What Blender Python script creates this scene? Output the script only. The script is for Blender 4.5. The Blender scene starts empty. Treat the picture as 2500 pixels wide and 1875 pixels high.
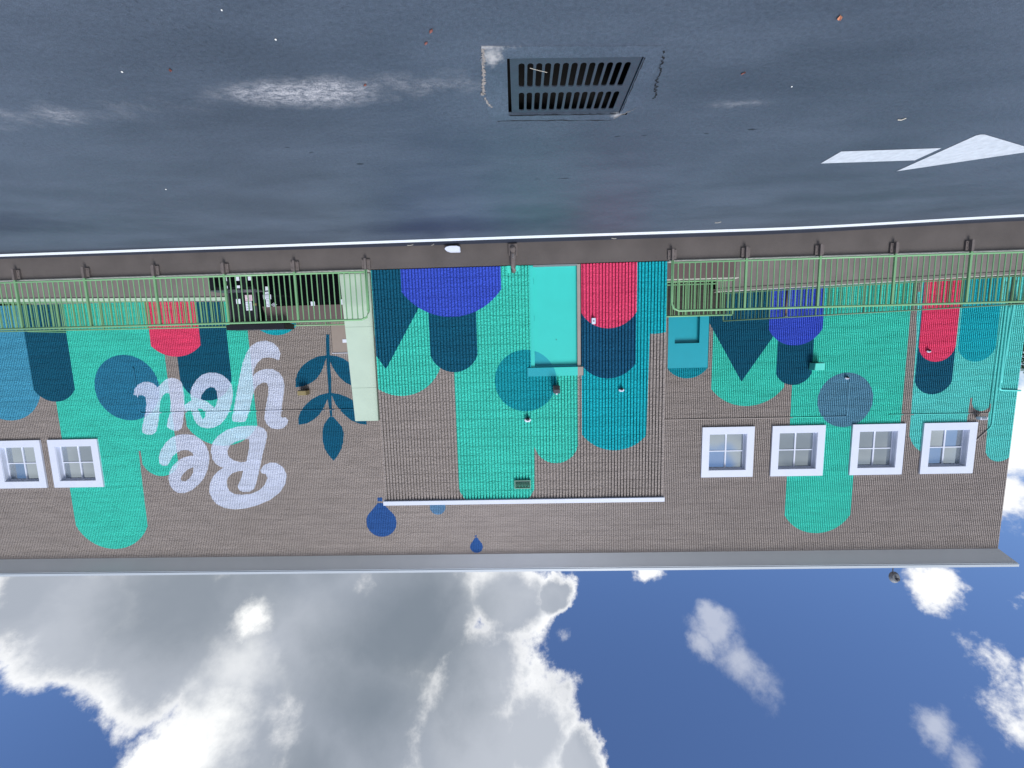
import bpy, bmesh, math, random
import numpy as np
from mathutils import Matrix, Vector
random.seed(7)
C = bpy.context.scene.collection
S = bpy.context.scene

# ---------------------------------------------------------------- camera, sky, sun, exposure
cam_d = bpy.data.cameras.new('camera')
cam_d.sensor_width = 36.0
cam_d.lens = 36.0 * 939.0 / 2500.0
cam_d.clip_start = 0.05
cam_d.clip_end = 2000
cam = bpy.data.objects.new('camera', cam_d)
C.objects.link(cam)
# the phone is held upside down: the roll is a half turn
cam.matrix_world = (Matrix.Translation((0, 0, 1.98)) @ Matrix.Rotation(-0.02578, 4, 'Z')
                    @ Matrix.Rotation(math.pi / 2 + 0.11281, 4, 'X') @ Matrix.Rotation(math.pi - 0.02513, 4, 'Z'))
S.camera = cam

SUN_EL, SUN_AZ = math.radians(50), math.radians(198)      # azimuth from +Y clockwise: behind the camera
world = bpy.data.worlds.new('World')
S.world = world
world.use_nodes = True
wn, wl = world.node_tree.nodes, world.node_tree.links
wn.clear()

def wmath(op, a, b=None, c=None, clamp=False):
    n = wn.new('ShaderNodeMath'); n.operation = op; n.use_clamp = clamp
    for i, v in enumerate((a, b, c)):
        if v is None: continue
        if isinstance(v, (int, float)): n.inputs[i].default_value = v
        else: wl.new(v, n.inputs[i])
    return n.outputs[0]

def wsmooth(v, a, b, c=0.0, d=1.0):
    n = wn.new('ShaderNodeMapRange'); n.interpolation_type = 'SMOOTHSTEP'
    wl.new(v, n.inputs[0])
    for i, x in enumerate((a, b, c, d)): n.inputs[1 + i].default_value = x
    return n.outputs[0]

tc = wn.new('ShaderNodeTexCoord').outputs['Generated']
sky = wn.new('ShaderNodeTexSky'); sky.sky_type = 'NISHITA'; sky.sun_disc = False
sky.sun_elevation = SUN_EL; sky.sun_rotation = SUN_AZ
sky.air_density = 1.0; sky.dust_density = 0.6; sky.ozone_density = 2.5

def wnoise(scale, detail, rough, dist=0.0, vec=None):
    n = wn.new('ShaderNodeTexNoise')
    n.inputs['Scale'].default_value = scale; n.inputs['Detail'].default_value = detail
    n.inputs['Roughness'].default_value = rough; n.inputs['Distortion'].default_value = dist
    wl.new(vec if vec is not None else tc, n.inputs['Vector'])
    return n
# domain warp so that the clouds get ragged edges
warp = wnoise(2.6, 9, 0.66)
wsub = wn.new('ShaderNodeVectorMath'); wsub.operation = 'SUBTRACT'
wl.new(warp.outputs['Color'], wsub.inputs[0]); wsub.inputs[1].default_value = (0.5, 0.5, 0.5)
wsc = wn.new('ShaderNodeVectorMath'); wsc.operation = 'SCALE'; wl.new(wsub.outputs[0], wsc.inputs[0]); wsc.inputs['Scale'].default_value = 0.20
wadd = wn.new('ShaderNodeVectorMath'); wadd.operation = 'ADD'; wl.new(tc, wadd.inputs[0]); wl.new(wsc.outputs[0], wadd.inputs[1])
wdir = wadd.outputs[0]

BIG = [(0.744, 0.533, 0.402, 0.074), (0.702, 0.561, 0.438, 0.112), (0.62, 0.603, 0.503, 0.142), (0.516, 0.682, 0.518, 0.18),
       (0.492, 0.61, 0.621, 0.121), (0.359, 0.716, 0.599, 0.204), (0.212, 0.777, 0.593, 0.157), (0.3, 0.633, 0.713, 0.197),
       (0.112, 0.651, 0.751, 0.175), (0.093, 0.725, 0.682, 0.135), (0.0, 0.665, 0.745, 0.112), (0.492, 0.544, 0.68, 0.148),
       (0.055, 0.813, 0.581, 0.105), (-0.042, 0.822, 0.568, 0.054), (0.753, 0.551, 0.36, 0.069), (0.636, 0.638, 0.435, 0.133),
       (0.435, 0.747, 0.503, 0.168), (0.262, 0.804, 0.533, 0.132), (-0.101, 0.622, 0.776, 0.063)]
SMALL = [(-0.385, 0.708, 0.592, 0.045), (-0.41, 0.678, 0.610, 0.052), (-0.376, 0.73, 0.57, 0.03), (-0.36, 0.70, 0.617, 0.03),
         (-0.621, 0.534, 0.573, 0.028), (-0.645, 0.492, 0.585, 0.033), (-0.068, 0.764, 0.642, 0.017)]
PUFF = [(-0.700, 0.535, 0.48, 0.042), (-0.700, 0.511, 0.509, 0.052), (-0.725, 0.50, 0.48, 0.05), (-0.678, 0.609, 0.412, 0.036), (-0.69, 0.603, 0.401, 0.03),
        (-0.261, 0.811, 0.524, 0.034), (-0.763, 0.582, 0.281, 0.047), (-0.775, 0.619, 0.129, 0.06),
        (-0.775, 0.599, 0.203, 0.055), (-0.738, 0.549, 0.393, 0.023)]
# the same broken cumulus goes on round the rest of the sky
for i in range(34):
    a = random.uniform(0, 2 * math.pi); z = random.uniform(0.08, 0.97); r = math.sqrt(1 - z * z)
    v = Vector((r * math.cos(a), r * math.sin(a), z))
    if v.y > 0.36 * math.sqrt(v.x * v.x + v.z * v.z) and abs(v.x) < 0.95: continue
    BIG.append((v.x, v.y, v.z, random.uniform(0.14, 0.30)))

def field(blobs):
    acc = None
    for x, y, z, r in blobs:
        n = wn.new('ShaderNodeVectorMath'); n.operation = 'DISTANCE'
        wl.new(wdir, n.inputs[0]); n.inputs[1].default_value = (x, y, z)
        d = wmath('MULTIPLY_ADD', n.outputs['Value'], -1.0 / r, 1.0)     # 1 in the middle, 0 at the rim
        acc = d if acc is None else wmath('SMOOTH_MAX' if False else 'MAXIMUM', acc, d)
    return acc
fine = wnoise(7.5, 12, 0.64, 0.1).outputs['Fac']
mid = wnoise(4.2, 8, 0.52, 0.25).outputs['Fac']
fineC = wmath('SUBTRACT', fine, 0.5); midC = wmath('SUBTRACT', mid, 0.5)
fb = field(BIG)
big = wmath('MULTIPLY_ADD', fineC, 1.5, fb)
puff = wmath('MULTIPLY_ADD', fineC, 2.6, field(PUFF))
small = wmath('MULTIPLY_ADD', fineC, 2.2, field(SMALL))
m_big = wsmooth(big, -0.02, 0.24)
m_puff = wsmooth(puff, 0.0, 0.6)
m_small = wmath('MULTIPLY', wsmooth(small, -0.1, 0.9), 0.42)
mask = wmath('MAXIMUM', wmath('MAXIMUM', m_big, m_puff), m_small)
def patches(L, wob):
    """soft patches inside the cloud"""
    acc = None
    for x, y, z, r, s in L:
        n = wn.new('ShaderNodeVectorMath'); n.operation = 'DISTANCE'; wl.new(wdir, n.inputs[0]); n.inputs[1].default_value = (x, y, z)
        g = wmath('MULTIPLY', wsmooth(wmath('MULTIPLY_ADD', midC, r * wob, n.outputs['Value']), 0.0, r, 1.0, 0.0), s)
        acc = g if acc is None else wmath('MAXIMUM', acc, g)
    return acc
def wmix(f, a, b):
    n = wn.new('ShaderNodeMix'); n.data_type = 'RGBA'; wl.new(f, n.inputs[0])
    for k, v in ((6, a), (7, b)):
        if isinstance(v, tuple): n.inputs[k].default_value = (*v, 1)
        else: wl.new(v, n.inputs[k])
    return n.outputs[2]
# white sunlit rims, light grey inside, dark bellies where the cloud is thickest
rim = wsmooth(wmath('MULTIPLY_ADD', midC, 1.5, fb), 0.0, 0.48)
c0 = wmix(rim, (0.98, 1.0, 1.02), (0.40, 0.44, 0.51))
c0 = wmix(wmath('MULTIPLY', wsmooth(midC, -0.06, 0.10, 1.0, 0.0), 0.30), c0, (0.74, 0.77, 0.83))
dark = patches(((0.262, 0.76, 0.595, 0.27, 1.0), (0.30, 0.66, 0.69, 0.23, 0.95), (0.20, 0.74, 0.64, 0.20, 0.9), (0.36, 0.58, 0.73, 0.16, 0.8), (0.60, 0.65, 0.46, 0.19, 0.8), (0.52, 0.72, 0.46, 0.18, 0.75), (0.42, 0.78, 0.46, 0.15, 0.6)), 1.3)
c0 = wmix(wmath('MULTIPLY', dark, 0.9), c0, (0.185, 0.225, 0.275))
edge_w = wsmooth(big, 0.05, 0.5, 0.75, 0.0)
c0 = wmix(edge_w, c0, (1.05, 1.05, 1.05))
# thin bright places where the sun comes through the big cloud
gl = patches(((0.505, 0.672, 0.54, 0.042, 1.0), (0.50, 0.62, 0.60, 0.07, 0.4), (0.53, 0.545, 0.65, 0.10, 1.0), (0.50, 0.58, 0.64, 0.08, 0.9), (0.50, 0.50, 0.70, 0.10, 0.9)), 2.2)
ccol = wn.new('ShaderNodeMix'); ccol.data_type = 'RGBA'
wl.new(gl, ccol.inputs[0]); wl.new(c0, ccol.inputs[6]); ccol.inputs[7].default_value = (1.25, 1.25, 1.22, 1)
cs = wn.new('ShaderNodeVectorMath'); cs.operation = 'SCALE'; wl.new(ccol.outputs[2], cs.inputs[0]); cs.inputs['Scale'].default_value = 9.6
skt = wn.new('ShaderNodeMix'); skt.data_type = 'RGBA'; skt.blend_type = 'MULTIPLY'; skt.inputs[0].default_value = 1.0
wl.new(sky.outputs[0], skt.inputs[6]); skt.inputs[7].default_value = (0.92, 1.06, 1.36, 1)
mixc = wn.new('ShaderNodeMix'); mixc.data_type = 'RGBA'
wl.new(mask, mixc.inputs[0]); wl.new(skt.outputs[2], mixc.inputs[6]); wl.new(cs.outputs[0], mixc.inputs[7])
bg = wn.new('ShaderNodeBackground'); wl.new(mixc.outputs[2], bg.inputs[0]); bg.inputs[1].default_value = 0.075
wo = wn.new('ShaderNodeOutputWorld'); wl.new(bg.outputs[0], wo.inputs[0])

sd = bpy.data.lights.new('sun', 'SUN'); sd.energy = 3.0; sd.angle = math.radians(26); sd.color = (1.0, 0.99, 0.975)
sun = bpy.data.objects.new('sun', sd); C.objects.link(sun)
sv = Vector((math.sin(SUN_AZ) * math.cos(SUN_EL), math.cos(SUN_AZ) * math.cos(SUN_EL), math.sin(SUN_EL)))
sun.rotation_euler = sv.to_track_quat('Z', 'Y').to_euler()
S.view_settings.view_transform = 'Standard'; S.view_settings.look = 'None'
S.view_settings.exposure = 0.55; S.view_settings.gamma = 1.0; S.view_settings.use_curve_mapping = False

# ---------------------------------------------------------------- materials
def lin(c):
    return tuple(((v / 255.0) / 12.92 if v <= 10 else ((v / 255.0 + 0.055) / 1.055) ** 2.4) for v in c)

def mat(name, rgb, rough=0.6, var=0.08, scale=6.0, bump=0.0, bscale=80.0, metal=0.0, attr=False, spec=0.5, bdist=0.01):
    m = bpy.data.materials.new(name); m.use_nodes = True
    n, l = m.node_tree.nodes, m.node_tree.links
    b = n['Principled BSDF']
    b.inputs['Roughness'].default_value = rough; b.inputs['Metallic'].default_value = metal
    b.inputs['Specular IOR Level'].default_value = spec
    geo = n.new('ShaderNodeNewGeometry')
    nz = n.new('ShaderNodeTexNoise'); nz.inputs['Scale'].default_value = scale; nz.inputs['Detail'].default_value = 8
    l.new(geo.outputs['Position'], nz.inputs['Vector'])
    mr = n.new('ShaderNodeMapRange'); l.new(nz.outputs['Fac'], mr.inputs[0])
    mr.inputs[1].default_value = 0.25; mr.inputs[2].default_value = 0.75
    mr.inputs[3].default_value = 1 - var; mr.inputs[4].default_value = 1 + var
    vm = n.new('ShaderNodeVectorMath'); vm.operation = 'SCALE'; l.new(mr.outputs[0], vm.inputs['Scale'])
    if attr:
        a = n.new('ShaderNodeAttribute'); a.attribute_name = 'paint'; l.new(a.outputs['Color'], vm.inputs[0])
    else:
        vm.inputs[0].default_value = lin(rgb)
    l.new(vm.outputs[0], b.inputs['Base Color'])
    if attr and bump > 0.5:
        mpp = n.new('ShaderNodeMapping'); mpp.inputs['Scale'].default_value = (0.35, 1.0, 2.6); l.new(geo.outputs['Position'], mpp.inputs[0]); l.new(mpp.outputs[0], nz.inputs['Vector'])
    if bump:
        bn = n.new('ShaderNodeTexNoise'); bn.inputs['Scale'].default_value = bscale; bn.inputs['Detail'].default_value = 6
        bn.inputs['Roughness'].default_value = 0.65
        l.new(geo.outputs['Position'], bn.inputs['Vector'])
        bp = n.new('ShaderNodeBump'); bp.inputs['Strength'].default_value = bump; bp.inputs['Distance'].default_value = bdist
        l.new(bn.outputs['Fac'], bp.inputs['Height']); l.new(bp.outputs[0], b.inputs['Normal'])
    m['vm'] = vm.name
    return m

COL = {k: lin(v) for k, v in dict(
    taupe=(153, 144, 140), turq=(64, 204, 184), cyan=(92, 206, 200), teal=(16, 172, 186), door_teal=(14, 150, 168), navy=(4, 86, 114),
    navy2=(14, 82, 116), violet=(58, 84, 200), red=(230, 70, 112), lightblue=(70, 154, 186), circ1=(40, 122, 156), circ2=(88, 138, 164),
    circ3=(12, 150, 164), leaf=(4, 90, 122), drop=(44, 88, 152), drop2=(92, 132, 168), doorblk=(50, 190, 180), letter=(222, 232, 255), grey=(156, 146, 142)).items()}
M = {}
M['wall'] = mat('ribbed block paint', None, 0.85, 0.13, 3.2, 1.0, 22.0, attr=True, bdist=0.055, spec=0.25)
M['flat'] = mat('smooth wall paint', None, 0.55, 0.03, 3.0, 0.08, 60.0, attr=True)
M['mortar'] = mat('dark wall lining', (92, 82, 78), 0.9)  # dark tone of the lining behind the wall face
M['fascia'] = mat('platform face concrete', (84, 78, 76), 0.85, 0.2, 1.6, 0.4, 60)
M['concrete'] = mat('platform concrete', (116, 110, 108), 0.85, 0.14, 2.2, 0.4, 60)
M['edge'] = mat('worn slab edge', (178, 178, 170), 0.8, 0.2, 8.0)
M['shadeconc'] = mat('shade-darkened lower wall', (52, 49, 46), 0.9, 0.3, 5.0, 0.5, 30)  # deep shade of the stairwell put into the wall colour
M['green'] = mat('pale green railing paint', (114, 160, 116), 0.42, 0.05, 4.0)
M['green_shade'] = mat('shade-darkened green railing paint', (84, 118, 92), 0.5, 0.1, 4.0)  # railing green darkened: the shade on the ramp rail is in the colour
M['brk'] = mat('bracket paint', (98, 90, 88), 0.6, 0.2, 12.0)
M['white'] = mat('white trim paint', (204, 210, 226), 0.45, 0.025, 3.0)
M['trimgrey'] = mat('grey metal coping', (224, 223, 220), 0.42, 0.03, 1.2)
M['lip'] = mat('pale coping lip', (176, 184, 192), 0.35, 0.02, 1.2)
M['panel'] = mat('sage painted panel', (182, 200, 184), 0.6, 0.05, 2.5)
M['black'] = mat('black cladding', (24, 25, 33), 0.35, 0.1, 3.0)
M['blackglass'] = mat('black glass', (9, 10, 15), 0.12, 0.1, 3.0)
M['brown'] = mat('brown spandrel', (98, 84, 84), 0.7, 0.08, 3.0)
M['paper'] = mat('notice paper', (216, 222, 236), 0.6, 0.03, 30.0)
M['pinkpaper'] = mat('pink notice paper', (226, 200, 212), 0.6, 0.03, 30.0)
M['ink'] = mat('notice print', (120, 126, 150), 0.6)
M['tan'] = mat('tan lamp metal', (134, 122, 86), 0.4, 0.1, 20)
M['darkmetal'] = mat('dark grey metal', (66, 66, 74), 0.4, 0.08, 20)
M['lens'] = mat('dark lens', (12, 12, 16), 0.1)
M['steel'] = mat('steel', (150, 154, 158), 0.35, 0.06, 20, metal=0.6)
M['rust'] = mat('rusty brown steel', (120, 92, 84), 0.6, 0.2, 30)
M['whiteline'] = mat('bright white road paint', (226, 232, 238), 0.55, 0.08, 14.0, 0.3, 120)
M['whitemark'] = mat('white road paint', (192, 198, 206), 0.6, 0.14, 14.0, 0.3, 120)
M['iron'] = mat('coated grate iron', (56, 64, 76), 0.42, 0.10, 14.0, 0.3, 150)
M['void'] = mat('drain inside', (4, 4, 6), 0.9)
M['chip'] = mat('chipped concrete', (140, 134, 130), 0.9, 0.35, 40, 0.8, 90)
M['crack'] = mat('crack', (14, 16, 22), 0.9)
M['leafred'] = mat('dry red leaf', (122, 74, 68), 0.7)
M['leafor'] = mat('dry orange leaf', (180, 120, 92), 0.7)
M['twig'] = mat('pale dry twig', (190, 184, 172), 0.8)
M['pebble'] = mat('white pebble', (226, 226, 222), 0.7)
M['bark'] = mat('tree bark', (84, 72, 60), 0.9, 0.2, 8)
M['foliage'] = mat('tree leaves', (62, 92, 42), 0.7, 0.5, 1.5)

# mirrored window glass
def glass_mat():
    m = bpy.data.materials.new('window glass'); m.use_nodes = True
    b = m.node_tree.nodes['Principled BSDF']
    b.inputs['Base Color'].default_value = (0.38, 0.43, 0.46, 1); b.inputs['Metallic'].default_value = 0.72
    b.inputs['Roughness'].default_value = 0.045
    return m
M['glass'] = glass_mat()

# sealed asphalt with a worn, washed-out patch along the gutter
MARKS = [(-1.0, 4.08, .035, .012), (-1.27, 4.08, .03, .01), (-1.87, 4.09, .03, .01), (-2.29, 4.05, .06, .016), (-0.59, 5.04, .09, .014), (-0.24, 5.03, .03, .01), (2.3, 4.05, .03, .01), (2.12, 4.17, .03, .01), (1.73, 4.46, .05, .02)]
def asphalt_mat(worn=True):
    m = bpy.data.materials.new('sealed asphalt' if worn else 'smooth sealed apron'); m.use_nodes = True
    n, l = m.node_tree.nodes, m.node_tree.links
    b = n['Principled BSDF']
    geo = n.new('ShaderNodeNewGeometry')
    def mt(op, a, bb=None, c=None, clamp=False):
        k = n.new('ShaderNodeMath'); k.operation = op; k.use_clamp = clamp
        for i, v in enumerate((a, bb, c)):
            if v is None: continue
            if isinstance(v, (int, float)): k.inputs[i].default_value = v
            else: l.new(v, k.inputs[i])
        return k.outputs[0]
    def noise(sc, det=6, ro=0.6, sx=1.0, sy=1.0):
        mp = n.new('ShaderNodeMapping'); mp.inputs['Scale'].default_value = (sx, sy, 1); l.new(geo.outputs['Position'], mp.inputs[0])
        k = n.new('ShaderNodeTexNoise'); k.inputs['Scale'].default_value = sc; k.inputs['Detail'].default_value = det; k.inputs['Roughness'].default_value = ro
        l.new(mp.outputs[0], k.inputs['Vector']); return k.outputs['Fac']
    def mr(v, a, bb, c=0.0, d=1.0):
        k = n.new('ShaderNodeMapRange'); k.interpolation_type = 'SMOOTHSTEP'; l.new(v, k.inputs[0])
        for i, x in enumerate((a, bb, c, d)): k.inputs[1 + i].default_value = x
        return k.outputs[0]
    sep = n.new('ShaderNodeSeparateXYZ'); l.new(geo.outputs['Position'], sep.inputs[0])
    X, Y = sep.outputs[0], sep.outputs[1]
    speck = noise(170, 3, 0.7)
    streak = noise(0.9, 7, 0.6, 0.5, 1.5)
    large = noise(0.45, 4, 0.5)
    base = n.new('ShaderNodeMix'); base.data_type = 'RGBA'
    base.inputs[6].default_value = (*lin((60, 70, 84)), 1); base.inputs[7].default_value = (*lin((80, 91, 106)), 1)
    f = mt('ADD', mt('MULTIPLY', streak, 0.55), mt('MULTIPLY', large, 0.45))
    l.new(mr(f, 0.30, 0.70), base.inputs[0])
    grain = n.new('ShaderNodeVectorMath'); grain.operation = 'SCALE'; l.new(base.outputs[2], grain.inputs[0]); l.new(mr(noise(240, 2, 0.8), 0.3, 0.7, 0.62, 1.42), grain.inputs['Scale'])
    mott = n.new('ShaderNodeVectorMath'); mott.operation = 'SCALE'; l.new(grain.outputs[0], mott.inputs[0]); l.new(mr(noise(34, 5, 0.75), 0.3, 0.7, 0.84, 1.17), mott.inputs['Scale'])
    # dark flecks where the seal is pitted
    pit = mr(noise(30, 5, 0.8), 0.58, 0.66)
    pitarea = mr(noise(1.6, 3, 0.5), 0.48, 0.66)
    pm = mt('MULTIPLY', pit, pitarea)
    c1 = n.new('ShaderNodeMix'); c1.data_type = 'RGBA'; l.new(mt('MULTIPLY', pm, 0.75), c1.inputs[0]); l.new(mott.outputs[0], c1.inputs[6]); c1.inputs[7].default_value = (*lin((26, 30, 40)), 1)
    out = c1.outputs[2]
    def ell0(cx, cy, rx, ry):
        dx = mt('DIVIDE', mt('SUBTRACT', X, cx), rx); dy = mt('DIVIDE', mt('SUBTRACT', Y, cy), ry)
        return mt('SUBTRACT', 1.0, mt('SQRT', mt('ADD', mt('MULTIPLY', dx, dx), mt('MULTIPLY', dy, dy))))
    if not worn:
        k = n.new('ShaderNodeMix'); k.data_type = 'RGBA'
        pp = mt('MAXIMUM', ell0(0.16, 2.93, 0.10, 0.11), mt('MULTIPLY', ell0(0.2, 2.84, 0.25, 0.04), 0.8))
        pp = mt('MAXIMUM', pp, mt('MULTIPLY', ell0(-0.93, 3.70, 0.14, 0.06), 0.7))
        l.new(mr(mt('MULTIPLY_ADD', mt('SUBTRACT', noise(14, 6, 0.7), 0.5), 2.0, pp), 0.0, 1.0), k.inputs[0]); l.new(out, k.inputs[6]); k.inputs[7].default_value = (*lin((170, 168, 168)), 1); out = k.outputs[2]
    if worn:
        def ell(cx, cy, rx, ry):
            dx = mt('DIVIDE', mt('SUBTRACT', X, cx), rx); dy = mt('DIVIDE', mt('SUBTRACT', Y, cy), ry)
            return mt('SUBTRACT', 1.0, mt('SQRT', mt('ADD', mt('MULTIPLY', dx, dx), mt('MULTIPLY', dy, dy))))
        wig = mt('MULTIPLY', mt('SUBTRACT', noise(3.0, 5, 0.6), 0.5), 1.3)
        w = mt('MAXIMUM', ell(1.62, 3.24, 0.85, 0.24), mt('MULTIPLY', ell(3.9, 3.36, 1.6, 0.20), 0.28))
        w = mt('MAXIMUM', w, mt('MULTIPLY', ell(0.7, 3.20, 0.9, 0.18), 0.4))
        w = mt('MAXIMUM', w, mt('MULTIPLY', ell(-1.9, 3.62, 0.35, 0.07), 0.35))
        w = mr(mt('MULTIPLY_ADD', wig, 0.8, w), 0.0, 0.9)
        sp = mr(mt('ADD', mt('MULTIPLY', noise(24, 9, 0.85, 0.5, 1.0), 0.6), mt('MULTIPLY', noise(110, 4, 0.8), 0.4)), 0.42, 0.60)
        c2 = n.new('ShaderNodeMix'); c2.data_type = 'RGBA'; l.new(mt('MULTIPLY', w, sp, clamp=True), c2.inputs[0]); l.new(out, c2.inputs[6]); c2.inputs[7].default_value = (*lin((196, 194, 198)), 1)
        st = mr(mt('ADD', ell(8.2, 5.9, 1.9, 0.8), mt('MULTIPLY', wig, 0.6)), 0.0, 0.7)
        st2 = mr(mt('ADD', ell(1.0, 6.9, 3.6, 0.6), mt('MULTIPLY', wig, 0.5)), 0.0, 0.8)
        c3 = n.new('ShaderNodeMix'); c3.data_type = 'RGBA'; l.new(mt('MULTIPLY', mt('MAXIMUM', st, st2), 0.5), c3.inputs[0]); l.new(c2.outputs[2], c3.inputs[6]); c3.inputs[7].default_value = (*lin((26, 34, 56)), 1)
        # bnd darkens the platform foot: the building's reflection painted into the asphalt
        mk = None
        for cx, cy, rx, ry in MARKS:
            e_ = ell(cx, cy, rx, ry); mk = e_ if mk is None else mt('MAXIMUM', mk, e_)
        mk = mr(mt('MULTIPLY_ADD', mt('SUBTRACT', noise(18, 4, 0.6), 0.5), 1.2, mk), 0.0, 0.35)
        c5 = n.new('ShaderNodeMix'); c5.data_type = 'RGBA'; l.new(mt('MULTIPLY', mk, 0.8), c5.inputs[0]); l.new(c3.outputs[2], c5.inputs[6]); c5.inputs[7].default_value = (*lin((22, 26, 36)), 1); c3 = c5
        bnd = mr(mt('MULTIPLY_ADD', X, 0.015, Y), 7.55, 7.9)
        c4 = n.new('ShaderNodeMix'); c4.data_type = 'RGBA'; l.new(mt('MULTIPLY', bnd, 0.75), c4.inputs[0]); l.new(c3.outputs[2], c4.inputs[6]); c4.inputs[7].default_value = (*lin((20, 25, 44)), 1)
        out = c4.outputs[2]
    l.new(out, b.inputs['Base Color'])
    b.inputs['Roughness'].default_value = 0.5
    rr = mr(streak, 0.3, 0.7, 0.46, 0.58); l.new(rr, b.inputs['Roughness'])
    hh = mt('ADD', mt('MULTIPLY', speck, 0.6), mt('MULTIPLY', noise(26, 5, 0.6), 0.8))
    bp = n.new('ShaderNodeBump'); bp.inputs['Strength'].default_value = 0.9 if worn else 0.3; bp.inputs['Distance'].default_value = 0.008
    l.new(hh, bp.inputs['Height']); l.new(bp.outputs[0], b.inputs['Normal'])
    return m
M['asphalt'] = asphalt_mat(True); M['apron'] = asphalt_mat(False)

# ---------------------------------------------------------------- mesh helpers
WL = {}                                                     # world location of every object made
def tag(o, label=None, cat=None, group=None, kind=None):
    if label: o['label'] = label
    if cat: o['category'] = cat
    if group: o['group'] = group
    if kind: o['kind'] = kind
    return o

def thing(name, label, cat, loc, group=None):
    o = bpy.data.objects.new(name, None); C.objects.link(o)
    o.location = loc; WL[o] = Vector(loc); o.empty_display_size = 0.2
    return tag(o, label, cat, group)

def link(name, me, parent=None, center=None):
    """mesh in world coordinates -> object with its origin in its middle"""
    o = bpy.data.objects.new(name, me); C.objects.link(o)
    if center is None:
        co = np.empty(len(me.vertices) * 3); me.vertices.foreach_get('co', co); co = co.reshape(-1, 3)
        center = Vector((co.min(0) + co.max(0)) / 2)
        me.transform(Matrix.Translation(-center))
    WL[o] = Vector(center)
    if parent:
        o.parent = parent; o.location = WL[o] - WL[parent]
    else:
        o.location = center
    return o

class MB:
    def __init__(s): s.v = []; s.f = []; s.c = []; s.mi = []
    def quad(s, pts, col=None, mi=0):
        i = len(s.v); s.v += [tuple(p) for p in pts]; s.f.append(tuple(range(i, i + len(pts)))); s.c.append(col); s.mi.append(mi)
    def box(s, x0, x1, y0, y1, z0, z1, mi=0, col=None):
        if x0 > x1: x0, x1 = x1, x0
        P = [(x0,y0,z0),(x1,y0,z0),(x1,y1,z0),(x0,y1,z0),(x0,y0,z1),(x1,y0,z1),(x1,y1,z1),(x0,y1,z1)]
        i = len(s.v); s.v += P
        for f in ((0,3,2,1),(4,5,6,7),(0,1,5,4),(1,2,6,5),(2,3,7,6),(3,0,4,7)):
            s.f.append(tuple(i + k for k in f)); s.mi.append(mi); s.c.append(col)
        return s
    def prism(s, pts, y0, y1, mi=0):
        """outline in x,z pushed from y0 to y1"""
        n = len(pts); i = len(s.v)
        s.v += [(x, y0, z) for x, z in pts] + [(x, y1, z) for x, z in pts]
        s.f.append(tuple(i + k for k in range(n))); s.f.append(tuple(i + n + k for k in reversed(range(n))))
        for k in range(n): s.f.append((i + k, i + n + k, i + n + (k + 1) % n, i + (k + 1) % n))
        s.mi += [mi] * (n + 2); s.c += [None] * (n + 2); return s
    def slab(s, pts, z0, z1, mi=0):
        n = len(pts); i = len(s.v)
        s.v += [(x, y, z0) for x, y in pts] + [(x, y, z1) for x, y in pts]
        s.f.append(tuple(i + k for k in range(n))); s.f.append(tuple(i + n + k for k in reversed(range(n))))
        for k in range(n): s.f.append((i + k, i + n + k, i + n + (k + 1) % n, i + (k + 1) % n))
        s.mi += [mi] * (n + 2); s.c += [None] * (n + 2); return s
    def tube(s, path, r, n=8, mi=0, cap=True):
        P = [Vector(p) for p in path]; rings = []
        for k, p in enumerate(P):
            d = (P[min(k + 1, len(P) - 1)] - P[max(k - 1, 0)]).normalized()
            up = Vector((0, 0, 1)) if abs(d.z) < 0.9 else Vector((1, 0, 0))
            a = d.cross(up).normalized(); b = d.cross(a).normalized()
            rr = r[k] if isinstance(r, (list, tuple)) else r
            i = len(s.v); rings.append(i)
            s.v += [tuple(p + (a * math.cos(2 * math.pi * j / n) + b * math.sin(2 * math.pi * j / n)) * rr) for j in range(n)]
        for a, b in zip(rings, rings[1:]):
            for j in range(n):
                s.f.append((a + j, a + (j + 1) % n, b + (j + 1) % n, b + j)); s.mi.append(mi); s.c.append(None)
        if cap:
            for i in (rings[0], rings[-1]): s.f.append(tuple(range(i, i + n))); s.mi.append(mi); s.c.append(None)
        return s
    def mesh(s, name, mats):
        me = bpy.data.meshes.new(name); me.from_pydata(s.v, [], s.f)
        for m in (mats if isinstance(mats, (list, tuple)) else [mats]): me.materials.append(m)
        me.polygons.foreach_set('material_index', s.mi)
        if any(c is not None for c in s.c):
            at = me.color_attributes.new('paint', 'FLOAT_COLOR', 'CORNER')
            buf = []
            for f, c in zip(s.f, s.c): buf += [*(c or (0.2, 0.2, 0.2)), 1.0] * len(f)
            at.data.foreach_set('color', buf)
        return me
    def build(s, name, mats, parent=None, fix=True, smooth=False, bevel=0):
        me = s.mesh(name, mats)
        if fix or bevel:
            bm = bmesh.new(); bm.from_mesh(me)
            bmesh.ops.remove_doubles(bm, verts=bm.verts, dist=1e-5) if bevel else None
            bmesh.ops.recalc_face_normals(bm, faces=bm.faces)
            if bevel:
                bmesh.ops.bevel(bm, geom=[e for e in bm.edges if len(e.link_faces) == 2 and e.calc_face_angle(0) > 0.5], offset=bevel, segments=2, affect='EDGES', clamp_overlap=True)
            bm.to_mesh(me); bm.free()
        if smooth:
            for p in me.polygons: p.use_smooth = True
        return link(name, me, parent)
def bx(*a): return MB().box(*a)

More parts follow.
